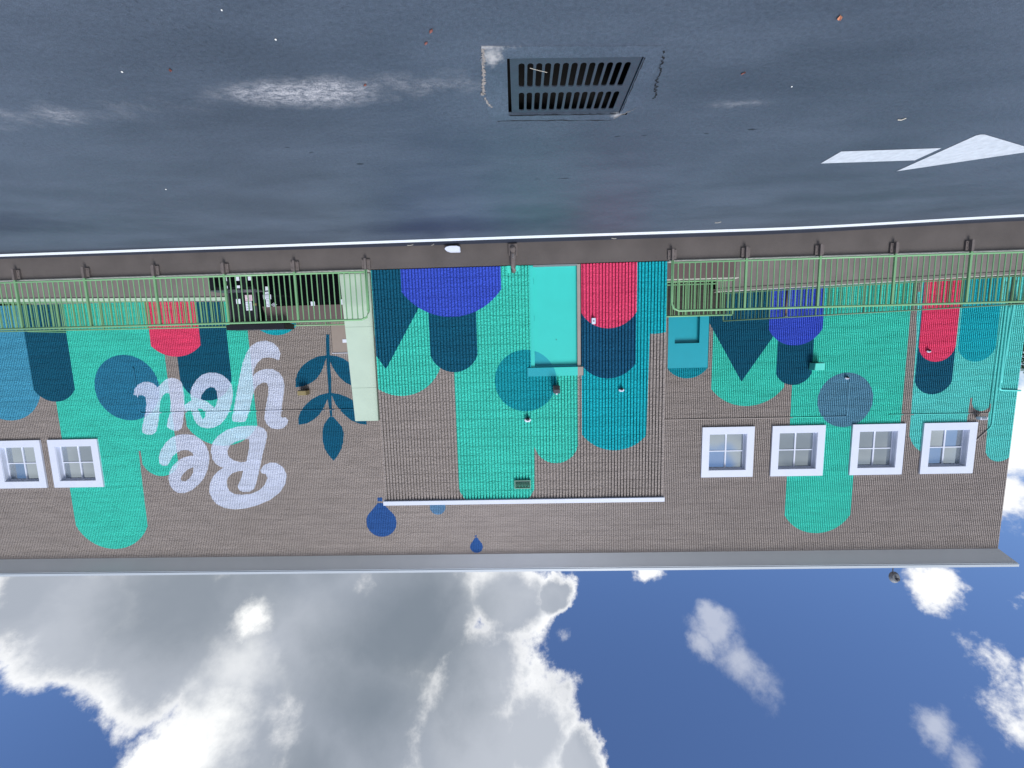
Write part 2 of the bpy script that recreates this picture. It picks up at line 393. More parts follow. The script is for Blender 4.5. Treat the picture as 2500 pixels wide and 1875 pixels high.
# ---------------------------------------------------------------- the mural as outlines on the two wall planes (metres)
SHAPES = [
    ('pill', 'lb', 18.108, 20.648, 3.621, 4.526, 'lightblue', 'F', None),
    ('pill', 'tA', 14.631, 17.534, 8.723, 9.721, 'turq', 'F', None),
    ('pill', 'tB', 13.124, 14.524, 6.319, 6.802, 'turq', 'F', None),
    ('pill', 'tBu', 13.124, 16.823, 5.62, 5.806, 'turq', 'F', None),
    ('pill', 'dt', 16.714, 18.311, 3.374, 3.843, 'navy', 'F', None),
    ('pill', 'T2', 9.924, 12.626, 4.894, 5.659, 'turq', 'F', None),
    ('pill', 'N1', 10.71, 12.663, 3.107, 3.925, 'navy', 'F', None),
    ('pill', 'R1', 11.739, 13.588, 1.866, 2.266, 'red', 'F', None),
    ('pill', 'Q', 8.136, 9.589, 1.279, 1.579, 'teal', 'F', None),
    ('poly', 'stem', [(7.072, 1.59), (6.945, 1.594), (7.061, 4.623), (7.171, 4.621), (7.104, 2.24)], 'leaf', 'F', 1.0),
    ('poly', 'l1', [(7.036, 2.342), (7.422, 2.383), (7.768, 2.526), (8.041, 2.722), (8.216, 2.947), (8.331, 3.225), (8.356, 3.507), (8.055, 3.462), (7.761, 3.354), (7.542, 3.205), (7.37, 2.992), (7.249, 2.766), (7.152, 2.516)], 'leaf', 'F', 1.0),
    ('poly', 'l2', [(7.048, 2.342), (6.733, 2.387), (6.485, 2.481), (6.243, 2.663), (6.081, 2.895), (5.997, 3.151), (5.987, 3.56), (6.239, 3.49), (6.474, 3.37), (6.666, 3.187), (6.828, 2.954), (6.938, 2.723), (7.015, 2.468)], 'leaf', 'F', 1.0),
    ('poly', 'l3', [(7.12, 3.727), (7.462, 3.797), (7.786, 3.958), (8.037, 4.16), (8.24, 4.39), (8.354, 4.649), (8.364, 4.911), (8.046, 4.865), (7.773, 4.726), (7.55, 4.547), (7.374, 4.304), (7.251, 4.073), (7.157, 3.868)], 'leaf', 'F', 1.0),
    ('poly', 'l4', [(7.069, 3.728), (6.738, 3.787), (6.437, 3.909), (6.191, 4.07), (5.999, 4.281), (5.86, 4.517), (5.801, 4.779), (5.8, 4.957), (6.07, 4.917), (6.372, 4.78), (6.591, 4.58), (6.758, 4.395), (6.897, 4.184), (7.015, 3.871)], 'leaf', 'F', 1.0),
    ('poly', 'l5', [(7.171, 4.621), (7.397, 4.904), (7.493, 5.191), (7.502, 5.561), (7.458, 5.828), (7.357, 6.043), (7.238, 6.205), (7.142, 6.314), (6.982, 6.13), (6.818, 5.866), (6.723, 5.576), (6.681, 5.26), (6.728, 5.022), (6.87, 4.836), (7.024, 4.637)], 'leaf', 'F', 1.0),
    ('poly', 'u', [(14.509, 3.656), (14.445, 3.432), (14.298, 3.272), (14.078, 3.176), (13.869, 3.168), (13.692, 3.233), (13.547, 3.391), (13.404, 3.252), (13.198, 3.094), (12.984, 3.038), (12.784, 3.083), (12.632, 3.188), (12.583, 3.392), (12.579, 3.759), (12.658, 4.333), (12.751, 4.745), (12.831, 4.952), (12.989, 5.045), (13.156, 5.037), (13.314, 4.963), (13.387, 4.878), (13.336, 4.65), (13.19, 4.322), (13.129, 3.911), (13.142, 3.624), (13.263, 3.601), (13.401, 3.701), (13.537, 3.944), (13.592, 4.272), (13.659, 4.561), (13.771, 4.933), (13.856, 5.099), (14.014, 5.18), (14.223, 5.167), (14.36, 5.089), (14.358, 4.922), (14.255, 4.632), (14.121, 4.261), (14.061, 3.974), (14.069, 3.727), (14.186, 3.663), (14.353, 3.672)], 'letter', 'F', 0.74),
    ('poly', 'o', [(12.332, 3.601), (12.246, 3.4), (12.05, 3.14), (11.823, 2.964), (11.567, 2.881), (11.282, 2.895), (11.046, 2.981), (10.86, 3.147), (10.739, 3.352), (10.712, 3.596), (10.785, 3.961), (10.928, 4.328), (11.104, 4.613), (11.337, 4.836), (11.6, 4.955), (11.853, 4.979), (12.096, 4.916), (12.246, 4.776), (12.327, 4.588), (12.366, 4.389), (12.384, 4.264), (12.52, 4.295), (12.639, 4.383), (12.628, 4.086), (12.439, 3.967), (12.322, 3.896), (12.352, 3.764)], 'letter', 'F', 0.74),
    ('poly', 'h1', [(11.97, 3.854), (11.909, 3.692), (11.721, 3.492), (11.547, 3.415), (11.387, 3.451), (11.324, 3.623), (11.331, 3.868), (11.395, 4.071), (11.48, 4.193), (11.586, 4.108), (11.734, 3.962), (11.892, 3.897)], 'HOLE', 'F', 'o'),
    ('poly', 'h2', [(12.116, 4.212), (11.973, 4.232), (11.862, 4.349), (11.861, 4.515), (11.956, 4.616), (12.034, 4.573), (12.056, 4.407), (12.106, 4.303)], 'HOLE', 'F', 'o'),
    ('poly', 'y', [(8.919, 2.49), (9.034, 2.42), (9.232, 2.376), (9.477, 2.397), (9.698, 2.572), (9.844, 2.808), (9.921, 3.088), (9.84, 2.969), (9.645, 2.853), (9.395, 2.791), (9.152, 2.804), (8.92, 2.93), (8.779, 3.154), (8.757, 3.437), (8.843, 3.84), (8.943, 4.246), (8.994, 4.573), (8.959, 4.636), (8.833, 4.609), (8.74, 4.722), (8.774, 4.866), (8.954, 5.028), (9.164, 5.065), (9.408, 5.019), (9.559, 4.871), (9.631, 4.684), (9.606, 4.437), (9.5, 4.07), (9.399, 3.747), (9.359, 3.464), (9.424, 3.3), (9.567, 3.297), (9.783, 3.414), (9.901, 3.573), (10.041, 3.936), (10.161, 4.302), (10.299, 4.629), (10.374, 4.751), (10.582, 4.768), (10.808, 4.743), (10.871, 4.679), (10.847, 4.535), (10.725, 4.167), (10.556, 3.559), (10.398, 3.036), (10.245, 2.559), (10.066, 2.204), (9.877, 1.951), (9.619, 1.8), (9.293, 1.761), (9.02, 1.854), (8.856, 2.036), (8.806, 2.235), (8.835, 2.453)], 'letter', 'F', 0.74),
    ('poly', 'e', [(13.867, 6.24), (13.852, 6.027), (13.735, 5.775), (13.507, 5.484), (13.228, 5.279), (12.966, 5.192), (12.671, 5.185), (12.384, 5.232), (12.151, 5.383), (11.972, 5.639), (11.897, 5.893), (11.901, 6.189), (12.017, 6.57), (12.205, 6.91), (12.447, 7.164), (12.728, 7.375), (13.04, 7.487), (13.294, 7.475), (13.451, 7.364), (13.557, 7.189), (13.588, 6.93), (13.533, 6.673), (13.374, 6.419), (13.136, 6.21), (12.909, 6.086), (12.649, 6.027), (12.501, 6.022), (12.528, 5.903), (12.705, 5.802), (12.915, 5.798), (13.138, 5.892), (13.325, 6.037), (13.484, 6.289), (13.582, 6.394), (13.752, 6.391), (13.859, 6.304)], 'letter', 'F', 0.74),
    ('poly', 'h3', [(12.554, 6.467), (12.798, 6.557), (13.012, 6.746), (13.115, 6.895), (13.086, 7.003), (12.939, 7.018), (12.755, 6.9), (12.602, 6.689)], 'HOLE', 'F', 'e'),
    ('poly', 'b', [(9.589, 5.182), (9.697, 5.014), (9.935, 4.918), (10.265, 4.903), (10.683, 4.932), (11.111, 5.048), (11.469, 5.271), (11.706, 5.517), (11.82, 5.852), (11.8, 6.149), (11.677, 6.363), (11.521, 6.472), (11.399, 6.508), (11.625, 6.641), (11.862, 6.872), (12.015, 7.171), (12.059, 7.472), (11.983, 7.734), (11.816, 7.954), (11.535, 8.111), (11.158, 8.169), (10.73, 8.144), (10.25, 8.021), (9.721, 7.811), (9.313, 7.515), (9.071, 7.175), (8.989, 6.835), (9.095, 6.535), (9.329, 6.362), (9.577, 6.336), (9.838, 6.437), (9.983, 6.626), (9.954, 6.755), (9.789, 6.787), (9.742, 6.95), (9.872, 7.205), (10.104, 7.417), (10.457, 7.562), (10.798, 7.587), (11.091, 7.552), (11.289, 7.42), (11.347, 7.181), (11.298, 6.925), (11.087, 6.735), (10.826, 6.654), (10.657, 6.649), (10.776, 6.976), (10.93, 7.231), (10.906, 7.404), (10.745, 7.48), (10.49, 7.475), (10.311, 7.37), (10.204, 7.157), (10.086, 6.816), (9.964, 6.435), (9.838, 6.015), (9.696, 5.639), (9.605, 5.348)], 'letter', 'F', 0.74),
    ('poly', 'h4', [(10.298, 5.418), (10.486, 5.423), (10.829, 5.513), (11.053, 5.656), (11.18, 5.864), (11.162, 6.075), (10.99, 6.226), (10.746, 6.303), (10.494, 6.299), (10.401, 6.004), (10.303, 5.67)], 'HOLE', 'F', 'b'),
    ('pill', 'Qd', -6.663, -5.235, 3.124, 3.494, 'door_teal', 'F', None),
    ('pill', 'T3', -9.382, -6.816, 3.906, 4.549, 'turq', 'F', None),
    ('pill', 'T5', -13.579, -9.76, 5.719, 6.137, 'turq', 'F', None),
    ('pill', 'T4', -12.059, -9.673, 8.713, 9.418, 'turq', 'F', None),
    ('poly', 'V', [(-6.511, -1.646), (-6.64, 1.491), (-7.87, 3.658), (-8.904, 2.094), (-8.76, -1.576)], 'navy', 'F', 1.0),
    ('pill', 'N2', -10.327, -9.082, 3.414, 3.818, 'navy', 'F', None),
    ('pill', 'P1', -10.615, -8.752, 1.832, 2.409, 'violet', 'F', None),
    ('pill', 'T6', -15.886, -13.916, 5.664, 6.493, 'cyan', 'F', None),
    ('pill', 'T8', -16.671, -16.007, 4.579, 4.901, 'cyan', 'F', None),
    ('pill', 'T7', -17.669, -16.646, 6.235, 6.772, 'cyan', 'F', None),
    ('poly', 'Tfill', [(-13.758, 0.662), (-13.975, 4.373), (-18.474, 4.47), (-18.008, 0.78)], 'cyan', 'F', 1.0),
    ('pill', 'N3', -15.226, -13.948, 3.802, 4.26, 'navy', 'F', None),
    ('pill', 'R2', -15.233, -13.971, 2.567, 3.103, 'red', 'F', None),
    ('pill', 'Q1', -16.601, -15.313, 2.635, 3.128, 'teal', 'F', None),
    ('pill', 'bw', 1.74, 3.418, 2.547, 3.11, 'turq', 'B', None),
    ('pill', 'bcol', -0.234, 1.444, 5.21, 5.787, 'turq', 'B', None),
    ('pill', 'bcol2', -1.185, -0.242, 4.272, 4.663, 'turq', 'B', None),
    ('poly', 'bT', [(1.892, -0.322), (1.97, 2.272), (1.434, 2.616), (0.648, 2.915), (-1.174, 2.607), (-1.191, -0.226)], 'turq', 'B', 1.0),
    ('poly', 'bV', [(3.075, -0.359), (3.087, 2.236), (2.899, 2.526), (2.127, 1.257), (2.102, -0.329)], 'navy', 'B', 1.0),
    ('pill', 'bN', 0.921, 1.928, 2.258, 2.624, 'navy', 'B', None),
    ('pill', 'bP', 0.385, 2.468, 0.922, 1.46, 'violet', 'B', None),
    ('pill', 'bQ', -2.685, -1.269, 4.031, 4.396, 'teal', 'B', None),
    ('pill', 'bQ2', -3.142, -2.427, 1.852, 1.917, 'teal', 'B', None),
    ('pill', 'bN2', -2.402, -1.265, 2.525, 2.831, 'navy2', 'B', None),
    ('pill', 'bR', -2.411, -1.27, 1.451, 1.78, 'red', 'B', None),
]
def arc_pill(xa, xb, zs, za, zb=-1.0, n=18):
    w = (xb - xa) / 2; s = za - zs; cx = (xa + xb) / 2; pts = [(xa, zb), (xb, zb)]
    if s >= w * 0.98:
        for k in range(n + 1):
            t = math.pi * k / n; pts.append((cx + w * math.cos(t), zs + s * math.sin(t)))
    else:
        r = (w * w + s * s) / (2 * s); t0 = math.asin(min(1, w / r))
        for k in range(n + 1):
            t = t0 - 2 * t0 * k / n; pts.append((cx + r * math.sin(t), za - r + r * math.cos(t)))
    return pts
def disc(cx, cz, rx, rz, n=40):
    return [(cx + rx * math.cos(2 * math.pi * k / n), cz + rz * math.sin(2 * math.pi * k / n)) for k in range(n)]
def drop(cx, ztop, r, zl):
    """a balloon-like drop: round top, pointed foot at zl"""
    pts = []
    for k in range(-16, 17):
        t = math.radians(k * 7.5)
        pts.append((cx + r * math.sin(t), ztop - r + r * math.cos(t)))
    pts += [(cx + r * 0.16, zl), (cx - r * 0.16, zl)]
    return pts[::-1]

PAINT = {'F': [], 'B': [], 'D': []}          # facade, projecting block, block door: (outline, colour, alpha, holes)
named = {}
for s in SHAPES:
    if s[0] == 'pill':
        PAINT[s[7]].append([arc_pill(*s[2:6]), COL[s[6]], 1.0, []])
    elif s[3] == 'HOLE':
        PAINT['F'][-1][3].append(s[2])
    else:
        PAINT[s[4]].append([s[2], COL[s[3]], s[5], []])
    if s[0] == 'poly' and s[3] != 'HOLE' and s[5] < 1: pass
# discs painted over the columns but under the lettering
fi = next(i for i, p in enumerate(PAINT['F']) if p[2] < 1)
PAINT['F'].insert(fi, [disc(14.72, 3.38, 1.24, 1.23), COL['circ1'], 1.0, []])
PAINT['F'].append([disc(-11.57, 4.40, 0.975, 0.99), COL['circ2'], 1.0, []])
PAINT['F'] += [[drop(5.49, 9.353, 0.585, 8.0), COL['drop'], 1.0, []], [[(5.40, 7.78), (5.575, 7.78), (5.575, 7.93), (5.40, 7.93)], COL['drop'], 1.0, []],
               [drop(1.875, 10.05, 0.245, 9.43), COL['drop'], 1.0, []], [[(1.85, 9.34), (1.92, 9.34), (1.92, 9.40), (1.85, 9.40)], COL['drop'], 1.0, []],
               [disc(3.30, 8.195, 0.30, 0.30), COL['drop2'], 1.0, []]]
PAINT['B'].append([disc(-0.08, 2.84, 0.66, 0.66), COL['circ3'], 1.0, []])
PAINT['B'].append([[(-1.268, -1), (-1.185, -1), (-1.185, 4.2), (-1.268, 4.4)], COL['grey'], 1.0, []])
PAINT['D'].append([disc(-0.08, 2.84, 0.66, 0.66), COL['circ3'], 1.0, []])
BASE = {'F': COL['taupe'], 'B': COL['taupe'], 'D': COL['doorblk']}

def crossings(poly, x):
    out = []
    n = len(poly)
    for i in range(n):
        x0, z0 = poly[i]; x1, z1 = poly[(i + 1) % n]
        if (x0 <= x) != (x1 <= x): out.append(z0 + (z1 - z0) * (x - x0) / (x1 - x0))
    out.sort(); return out
_cache = {}
def column(pl, x):
    """what colours stand above each other at x: [(z0, z1, colour)]"""
    k = (pl, round(x, 5))
    if k in _cache: return _cache[k]
    L = []; zs = {-2.0, 14.0}
    for poly, col, a, holes in PAINT[pl]:
        c = crossings(poly, x)
        if not c: continue
        hc = [crossings(h, x) for h in holes]
        L.append((c, col, a, hc)); zs.update(c)
        for h in hc: zs.update(h)
    zs = sorted(zs); out = []
    for z0, z1 in zip(zs, zs[1:]):
        if z1 - z0 < 1e-4: continue
        zm = (z0 + z1) / 2; cc = BASE[pl]; key = ('base',)
        for j, (c, col, a, hc) in enumerate(L):
            if sum(1 for v in c if v < zm) % 2 and not any(sum(1 for v in h if v < zm) % 2 for h in hc):
                if a >= 1: cc = col; key = (col,)
                else: cc = tuple(u * (1 - a) + v * a for u, v in zip(cc, col)); key = key + (col,)
        if out and out[-1][3] == key: out[-1] = (out[-1][0], z1, cc, key)
        else: out.append((z0, z1, cc, key))
    _cache[k] = out
    return out
def cells(pl, xa, xb, depth=0):
    """split the strip xa..xb into one-colour slanted pieces"""
    e = (xb - xa) * 0.01
    A, B = column(pl, xa + e), column(pl, xb - e)
    if [a[3] for a in A] == [b[3] for b in B]:
        return [(xa, xb, a[0], b[0], a[1], b[1], a[2]) for a, b in zip(A, B)]
    if depth < 3:
        m = (xa + xb) / 2
        return cells(pl, xa, m, depth + 1) + cells(pl, m, xb, depth + 1)
    A = column(pl, (xa + xb) / 2)
    return [(xa, xb, a[0], a[0], a[1], a[1], a[2]) for a in A]
def clip(pts, z, keep_above):
    out = []
    for i in range(len(pts)):
        p, q = pts[i], pts[(i + 1) % len(pts)]
        ip = p[1] >= z if keep_above else p[1] <= z
        iq = q[1] >= z if keep_above else q[1] <= z
        if ip: out.append(p)
        if ip != iq:
            t = (z - p[1]) / (q[1] - p[1]); out.append((p[0] + (q[0] - p[0]) * t, z))
    return out
def face_strip(mb, pl, xa, xb, z0, z1, y, cs=None):
    for (a, b, l0, r0, l1, r1, col) in (cs or cells(pl, xa, xb)):
        if max(l1, r1) <= z0 or min(l0, r0) >= z1: continue
        p = [(a, l0), (b, r0), (b, r1), (a, l1)]
        if min(l0, r0) < z0: p = clip(p, z0, True)
        if len(p) > 2 and max(q[1] for q in p) > z1: p = clip(p, z1, False)
        if len(p) > 2: mb.quad([(q[0], y, q[1]) for q in p], col)
def side(mb, pl, x, z0, z1, y0, y1, flip):
    for a, b, col, _ in column(pl, x):
        a, b = max(a, z0), min(b, z1)
        if b - a < 1e-4: continue
        p = [(x, y0, a), (x, y1, a), (x, y1, b), (x, y0, b)]
        mb.quad(p[::-1] if flip else p, col)
PITCH, GROOVE, GD = 0.4 / 6, 0.0245, 0.036
def zfree(xm, z0, z1, holes):
    iv = [(z0, z1)]
    for hx0, hx1, hz0, hz1 in holes:
        if hx0 < xm < hx1:
            iv = [p for a, b in iv for p in ((a, min(b, hz0)), (max(a, hz1), b)) if p[1] - p[0] > 1e-4]
    return iv
def ribs(mb, pl, x0, x1, z0, z1, y0, org, holes=(), joints=None, gd=GD):
    """vertical split ribs with grooves between; horizontal joints cut the ribs into courses"""
    xs = {x0, x1}
    k = math.floor((x0 - org) / PITCH) - 1
    while org + k * PITCH < x1 + PITCH:
        for v in (org + k * PITCH - GROOVE / 2, org + k * PITCH + GROOVE / 2):
            if x0 < v < x1: xs.add(v)
        k += 1
    for h in holes:
        for v in h[:2]:
            if x0 < v < x1: xs.add(v)
    xs = sorted(xs)
    for a, b in zip(xs, xs[1:]):
        if b - a < 1e-4: continue
        m = (a + b) / 2; ph = ((m - org) / PITCH + 0.5) % 1.0 - 0.5
        groove = abs(ph) * PITCH < GROOVE / 2
        cs = cells(pl, a, b)
        for (za, zb) in zfree(m, z0, z1, holes):
            if groove:
                face_strip(mb, pl, a, b, za, zb, y0 + gd, cs)
                for x, fl in ((a, False), (b, True)):
                    pe = ((x - org) / PITCH + 0.5) % 1.0 - 0.5
                    if abs(abs(pe) * PITCH - GROOVE / 2) < 1e-4: side(mb, pl, x, za, zb, y0, y0 + gd, fl)
            elif joints is None:
                face_strip(mb, pl, a, b, za, zb, y0, cs)
            else:
                cz = z0
                jz = [z for z in joints if za < z < zb]
                edges = [za] + jz + [zb]
                for u, v in zip(edges, edges[1:]):
                    dy = (hash((round(u * 50), int((a - org) / (PITCH * 6)))) % 7 - 3) * 0.0006
                    face_strip(mb, pl, a, b, u + 0.003, v - 0.003, y0 + dy, cs)
                for z in jz: face_strip(mb, pl, a, b, z - 0.010, z + 0.010, y0 + 0.006, cs)
    return mb

# ---------------------------------------------------------------- ground
def gh(x, y):
    a = min(1, max(0, (-4.4 - x) / 6.4)); b = min(1, max(0, (y - 4.6) / 3.0))
    return -0.115 * a * a * (3 - 2 * a) * b * b * (3 - 2 * b)
FY = 8.12                                                   # face of the platform
gx = [-900, -200, -60, -30, -17.6] + [-14 + 0.5 * i for i in range(24)] + [-0.99, 0.095, 3, 8, 14, 24, 60, 200, 900]
gy = [-900, -100, -20, 0, 2.905, 3.715] + [4.6 + 0.44 * i for i in range(8)] + [FY, 30, 80, 300, 1500]
g = MB()
for i in range(len(gx) - 1):
    for j in range(len(gy) - 1):
        xm, ym = (gx[i] + gx[i + 1]) / 2, (gy[j] + gy[j + 1]) / 2
        if (-0.99 < xm < 0.095 and 2.905 < ym < 3.715) or (-17.6 < xm < 24 and FY < ym < 30): continue
        g.quad([(a, b, gh(a, b)) for a, b in ((gx[i], gy[j]), (gx[i + 1], gy[j]), (gx[i + 1], gy[j + 1]), (gx[i], gy[j + 1]))])
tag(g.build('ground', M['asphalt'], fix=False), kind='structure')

# painted edge line along the platform
ln = MB()
xs = [-13 + 0.5 * i for i in range(60)]
def ly(x): return 7.615 + max(0, x) * 0.0115
for a, b in zip(xs, xs[1:]):
    ln.quad([(x, ly(x) + d, gh(x, ly(x)) + 0.004) for x, d in ((a, 0), (b, 0), (b, 0.185), (a, 0.185))])
tag(ln.build('edge_line', M['whiteline'], fix=False), 'long straight white painted line on the asphalt along the foot of the platform', 'road marking')
ar = thing('direction_arrow', 'white painted arrow with separate bar shaft and broad head on the asphalt', 'road marking', (-4.6, 4.7, 0))
def flatp(pts, z=0.004, n=1):
    mb = MB(); mb.quad([(x, y, gh(x, y) + z) for x, y in pts]); return mb
flatp([(-3.57, 4.868), (-3.572, 4.581), (-4.655, 4.588), (-4.655, 4.876)][::-1]).build('arrow_shaft', M['whitemark'], ar, fix=False)
flatp([(-4.73, 5.175), (-4.73, 4.335), (-4.755, 4.315), (-4.80, 4.318), (-5.60, 4.63), (-5.86, 4.735), (-5.60, 4.835)][::-1]).build('arrow_head', M['whitemark'], ar, fix=False)

# ---------------------------------------------------------------- storm drain
dr = thing('storm_drain', 'slotted iron storm drain grate set in a cracked dark collar in the asphalt', 'drain', (-0.45, 3.3, 0))
rot = -0.06
def gp(u, v):                                             # grate frame coordinates -> ground
    return (0.035 - u * 0.945 , 2.958 + v * 0.675 + u * 0.04)
th = 0.010; top = -0.004
gm = MB(); N = 8
def ring(cx0, cx1, cy0, cy1, hole, hw):
    """a cell of the grate: a slab with one rounded slot through it"""
    rx = (cx1 - cx0) / 2; mx, my = (cx0 + cx1) / 2, (cy0 + cy1) / 2; n = len(hole)
    per = [(mx + (hx - mx) / hw * rx, cy1 if hy > my else cy0) for hx, hy in hole]
    for k in range(n):
        a, b = hole[k], hole[(k + 1) % n]; c, d = per[(k + 1) % n], per[k]
        A, B, Cc, D = (gp(*p) for p in (a, b, c, d))
        gm.quad([(*A, top), (*B, top), (*Cc, top), (*D, top)])
        gm.quad([(*A, top), (*B, top), (*B, top - th), (*A, top - th)])
u0, u1 = 0.055, 0.945; w = (u1 - u0) / 13
rows = ((0.075, 0.495), (0.565, 0.955))
for r0, r1 in rows:
    for k in range(13):
        a, b = u0 + k * w, u0 + (k + 1) * w
        hw = w * 0.345; cx = (a + b) / 2; hr = hw * 0.945 / 0.675
        hole = []
        for q in range(N + 1):
            t = math.pi * q / N; hole.append((cx + hw * math.cos(t), r1 - 0.012 - hr + hr * math.sin(t)))
        for q in range(N + 1):
            t = math.pi + math.pi * q / N; hole.append((cx + hw * math.cos(t), r0 + 0.012 + hr + hr * math.sin(t)))
        ring(a, b, r0, r1, hole, hw)
def gq(a, b, c, d):
    gm.quad([(*gp(a, c), top), (*gp(b, c), top), (*gp(b, d), top), (*gp(a, d), top)])
gq(0, u0, 0, 1); gq(u1, 1, 0, 1)
for c, d in ((0, rows[0][0]), (rows[0][1], rows[1][0]), (rows[1][1], 1)): gq(u0, u1, c, d)
for p, q in (((0, 0), (1, 0)), ((1, 0), (1, 1)), ((1, 1), (0, 1)), ((0, 1), (0, 0))):
    gm.quad([(*gp(*p), top), (*gp(*q), top), (*gp(*q), top - 0.02), (*gp(*p), top - 0.02)])
gm.build('grate', M['iron'], dr, fix=False)
wm = MB()
a0, a1, b0, b1 = -1.0, 0.105, 2.895, 3.725
for p, q in (((a0, b0), (a1, b0)), ((a1, b0), (a1, b1)), ((a1, b1), (a0, b1)), ((a0, b1), (a0, b0))):
    wm.quad([(*p, -0.0), (*q, -0.0), (*q, -0.9), (*p, -0.9)])
wm.quad([(a0, b0, -0.9), (a1, b0, -0.9), (a1, b1, -0.9), (a0, b1, -0.9)])
wm.build('drain_pit', M['void'], dr, fix=False)
# collar of smoother sealed concrete, 6 mm proud, its outline broken
rnd = random.Random(3)
def rag(p, q, n, amp):
    out = []
    for k in range(n):
        t = k / n; j = amp * rnd.uniform(-1, 1) if k else 0
        dx, dy = q[0] - p[0], q[1] - p[1]; L = math.hypot(dx, dy)
        out.append((p[0] + dx * t - dy / L * j, p[1] + dy * t + dx / L * j))
    return out
outer = rag((0.222, 2.832), (-1.03, 2.90), 10, 0.002) + rag((-1.03, 2.90), (-1.085, 3.55), 16, 0.012) + rag((-1.085, 3.55), (-0.87, 3.775), 6, 0.012) \
    + rag((-0.87, 3.775), (0.215, 3.715), 22, 0.007) + rag((0.215, 3.715), (0.262, 3.4), 8, 0.006) + rag((0.262, 3.4), (0.222, 2.832), 14, 0.012)
inner = [(-0.93, 2.945 + 0.052), (0.045, 2.945 + 0.0), (0.045, 3.655), (-0.93, 3.70)]
inner = [gp(-0.020, -0.008), gp(1.008, -0.008), gp(1.010, 1.016), gp(-0.032, 1.022)]
cm = bmesh.new()
ov = [cm.verts.new((x, y, 0.006)) for x, y in outer]; iv = [cm.verts.new((x, y, 0.006)) for x, y in inner]
oe = [cm.edges.new((ov[k], ov[(k + 1) % len(ov)])) for k in range(len(ov))]; ie = [cm.edges.new((iv[k], iv[(k + 1) % 4])) for k in range(4)]
bmesh.ops.triangle_fill(cm, edges=oe + ie, use_beauty=True)
bot = [cm.verts.new((x, y, -0.01)) for x, y in outer]
for k in range(len(ov)): cm.faces.new((ov[k], ov[(k + 1) % len(ov)], bot[(k + 1) % len(ov)], bot[k]))
ib = [cm.verts.new((x, y, -0.025)) for x, y in inner]
for k in range(4): cm.faces.new((iv[k], iv[(k + 1) % 4], ib[(k + 1) % 4], ib[k]))
cme = bpy.data.meshes.new('collar'); cm.to_mesh(cme); cm.free(); cme.materials.append(M['apron'])
link('collar', cme, dr)
def ribbon(name, pts, w, m, parent, z, jitter=0.5):
    mb = MB(); prev = None
    for k, (x, y) in enumerate(pts):
        q = pts[min(k + 1, len(pts) - 1)]; p = pts[max(k - 1, 0)]
        dx, dy = q[0] - p[0], q[1] - p[1]; L = math.hypot(dx, dy) or 1
        ww = w * rnd.uniform(1 - jitter, 1 + jitter) / 2
        cur = ((x - dy / L * ww, y + dx / L * ww, z), (x + dy / L * ww, y - dx / L * ww, z))
        if prev: mb.quad([prev[0], prev[1], cur[1], cur[0]])
        prev = cur
    return mb.build(name, m, parent, fix=False)
ribbon('chipped_edge', rag((0.212, 2.85), (0.258, 3.35), 60, 0.008), 0.020, M['chip'], dr, 0.0085, 0.9)
ribbon('chipped_edge', rag((0.255, 3.38), (0.205, 3.52), 20, 0.008), 0.014, M['chip'], dr, 0.0085, 0.9)
ribbon('chipped_edge', rag((-1.05, 3.60), (-0.87, 3.765), 16, 0.008), 0.007, M['chip'], dr, 0.0085, 0.9)
ribbon('crack', outer[32:54] , 0.009, M['crack'], dr, 0.0082, 0.7)
ribbon('crack', rag((-1.04, 2.95), (-1.16, 3.5), 40, 0.015), 0.009, M['crack'], dr, 0.0045, 0.8)
ribbon('crack', rag(gp(-0.02, 1.016), gp(1.012, 1.016), 30, 0.003), 0.009, M['crack'], dr, 0.0085, 0.5)
ribbon('crack', rag(gp(1.018, 0.0), gp(1.018, 1.0), 20, 0.003), 0.005, M['crack'], dr, 0.0085, 0.7)
wire = MB(); wire.tube([(-0.11, 3.06, 0.004), (-0.17, 3.075, 0.012), (-0.24, 3.115, 0.004)], 0.0014, 5)
tag(wire.build('twig', M['twig']), 'thin pale twig lying across the slots of the drain grate', 'twig')

# litter on the asphalt
def leaf_mesh(l, w, curl):
    mb = MB(); n = 6
    for k in range(n):
        def row(t):
            ww = w * math.sin(math.pi * min(0.98, max(0.04, t))) ** 0.8 / 2
            return [(t * l - l / 2, -ww, curl * (1 - math.cos(3 * (t - .5))) + 0.004 + curl), (t * l - l / 2, 0, 0.003), (t * l - l / 2, ww, curl + 0.004)]
        a, b = row(k / n), row((k + 1) / n)
        mb.quad([a[0], b[0], b[1], a[1]]); mb.quad([a[1], b[1], b[2], a[2]])
    return mb
LIT = [(0.529, 2.677, .035, .02, 'leafred', 'red dry leaf on the asphalt just beyond the left corner of the drain collar'),
       (0.585, 2.775, .03, .016, 'leafred', 'second, duller red leaf close to the brighter leaf by the drain'),
       (2.452, 2.916, .03, .018, 'leafred', 'lone dark red leaf on open asphalt at the right end of the worn patch'),
       (-2.059, 2.722, .045, .026, 'leafor', 'orange brown curled leaf on the asphalt, largest of the scattered leaves'),
       (-1.734, 3.209, .03, .014, 'leafred', 'small brown leaf between the drain and the painted arrow'),
       (1.15, 3.16, .03, .02, 'leafred', 'brown leaf lying in the whitish worn asphalt patch')]
for x, y, l, w_, m_, lb in LIT:
    me = leaf_mesh(l, w_, 0.006).mesh('leaf', M[m_]); me.transform(Matrix.Rotation(rnd.uniform(0, 6), 4, 'Z'))
    o = link('dry_leaf', me, None, Vector((x, y, gh(x, y)))); tag(o, lb, 'leaf')
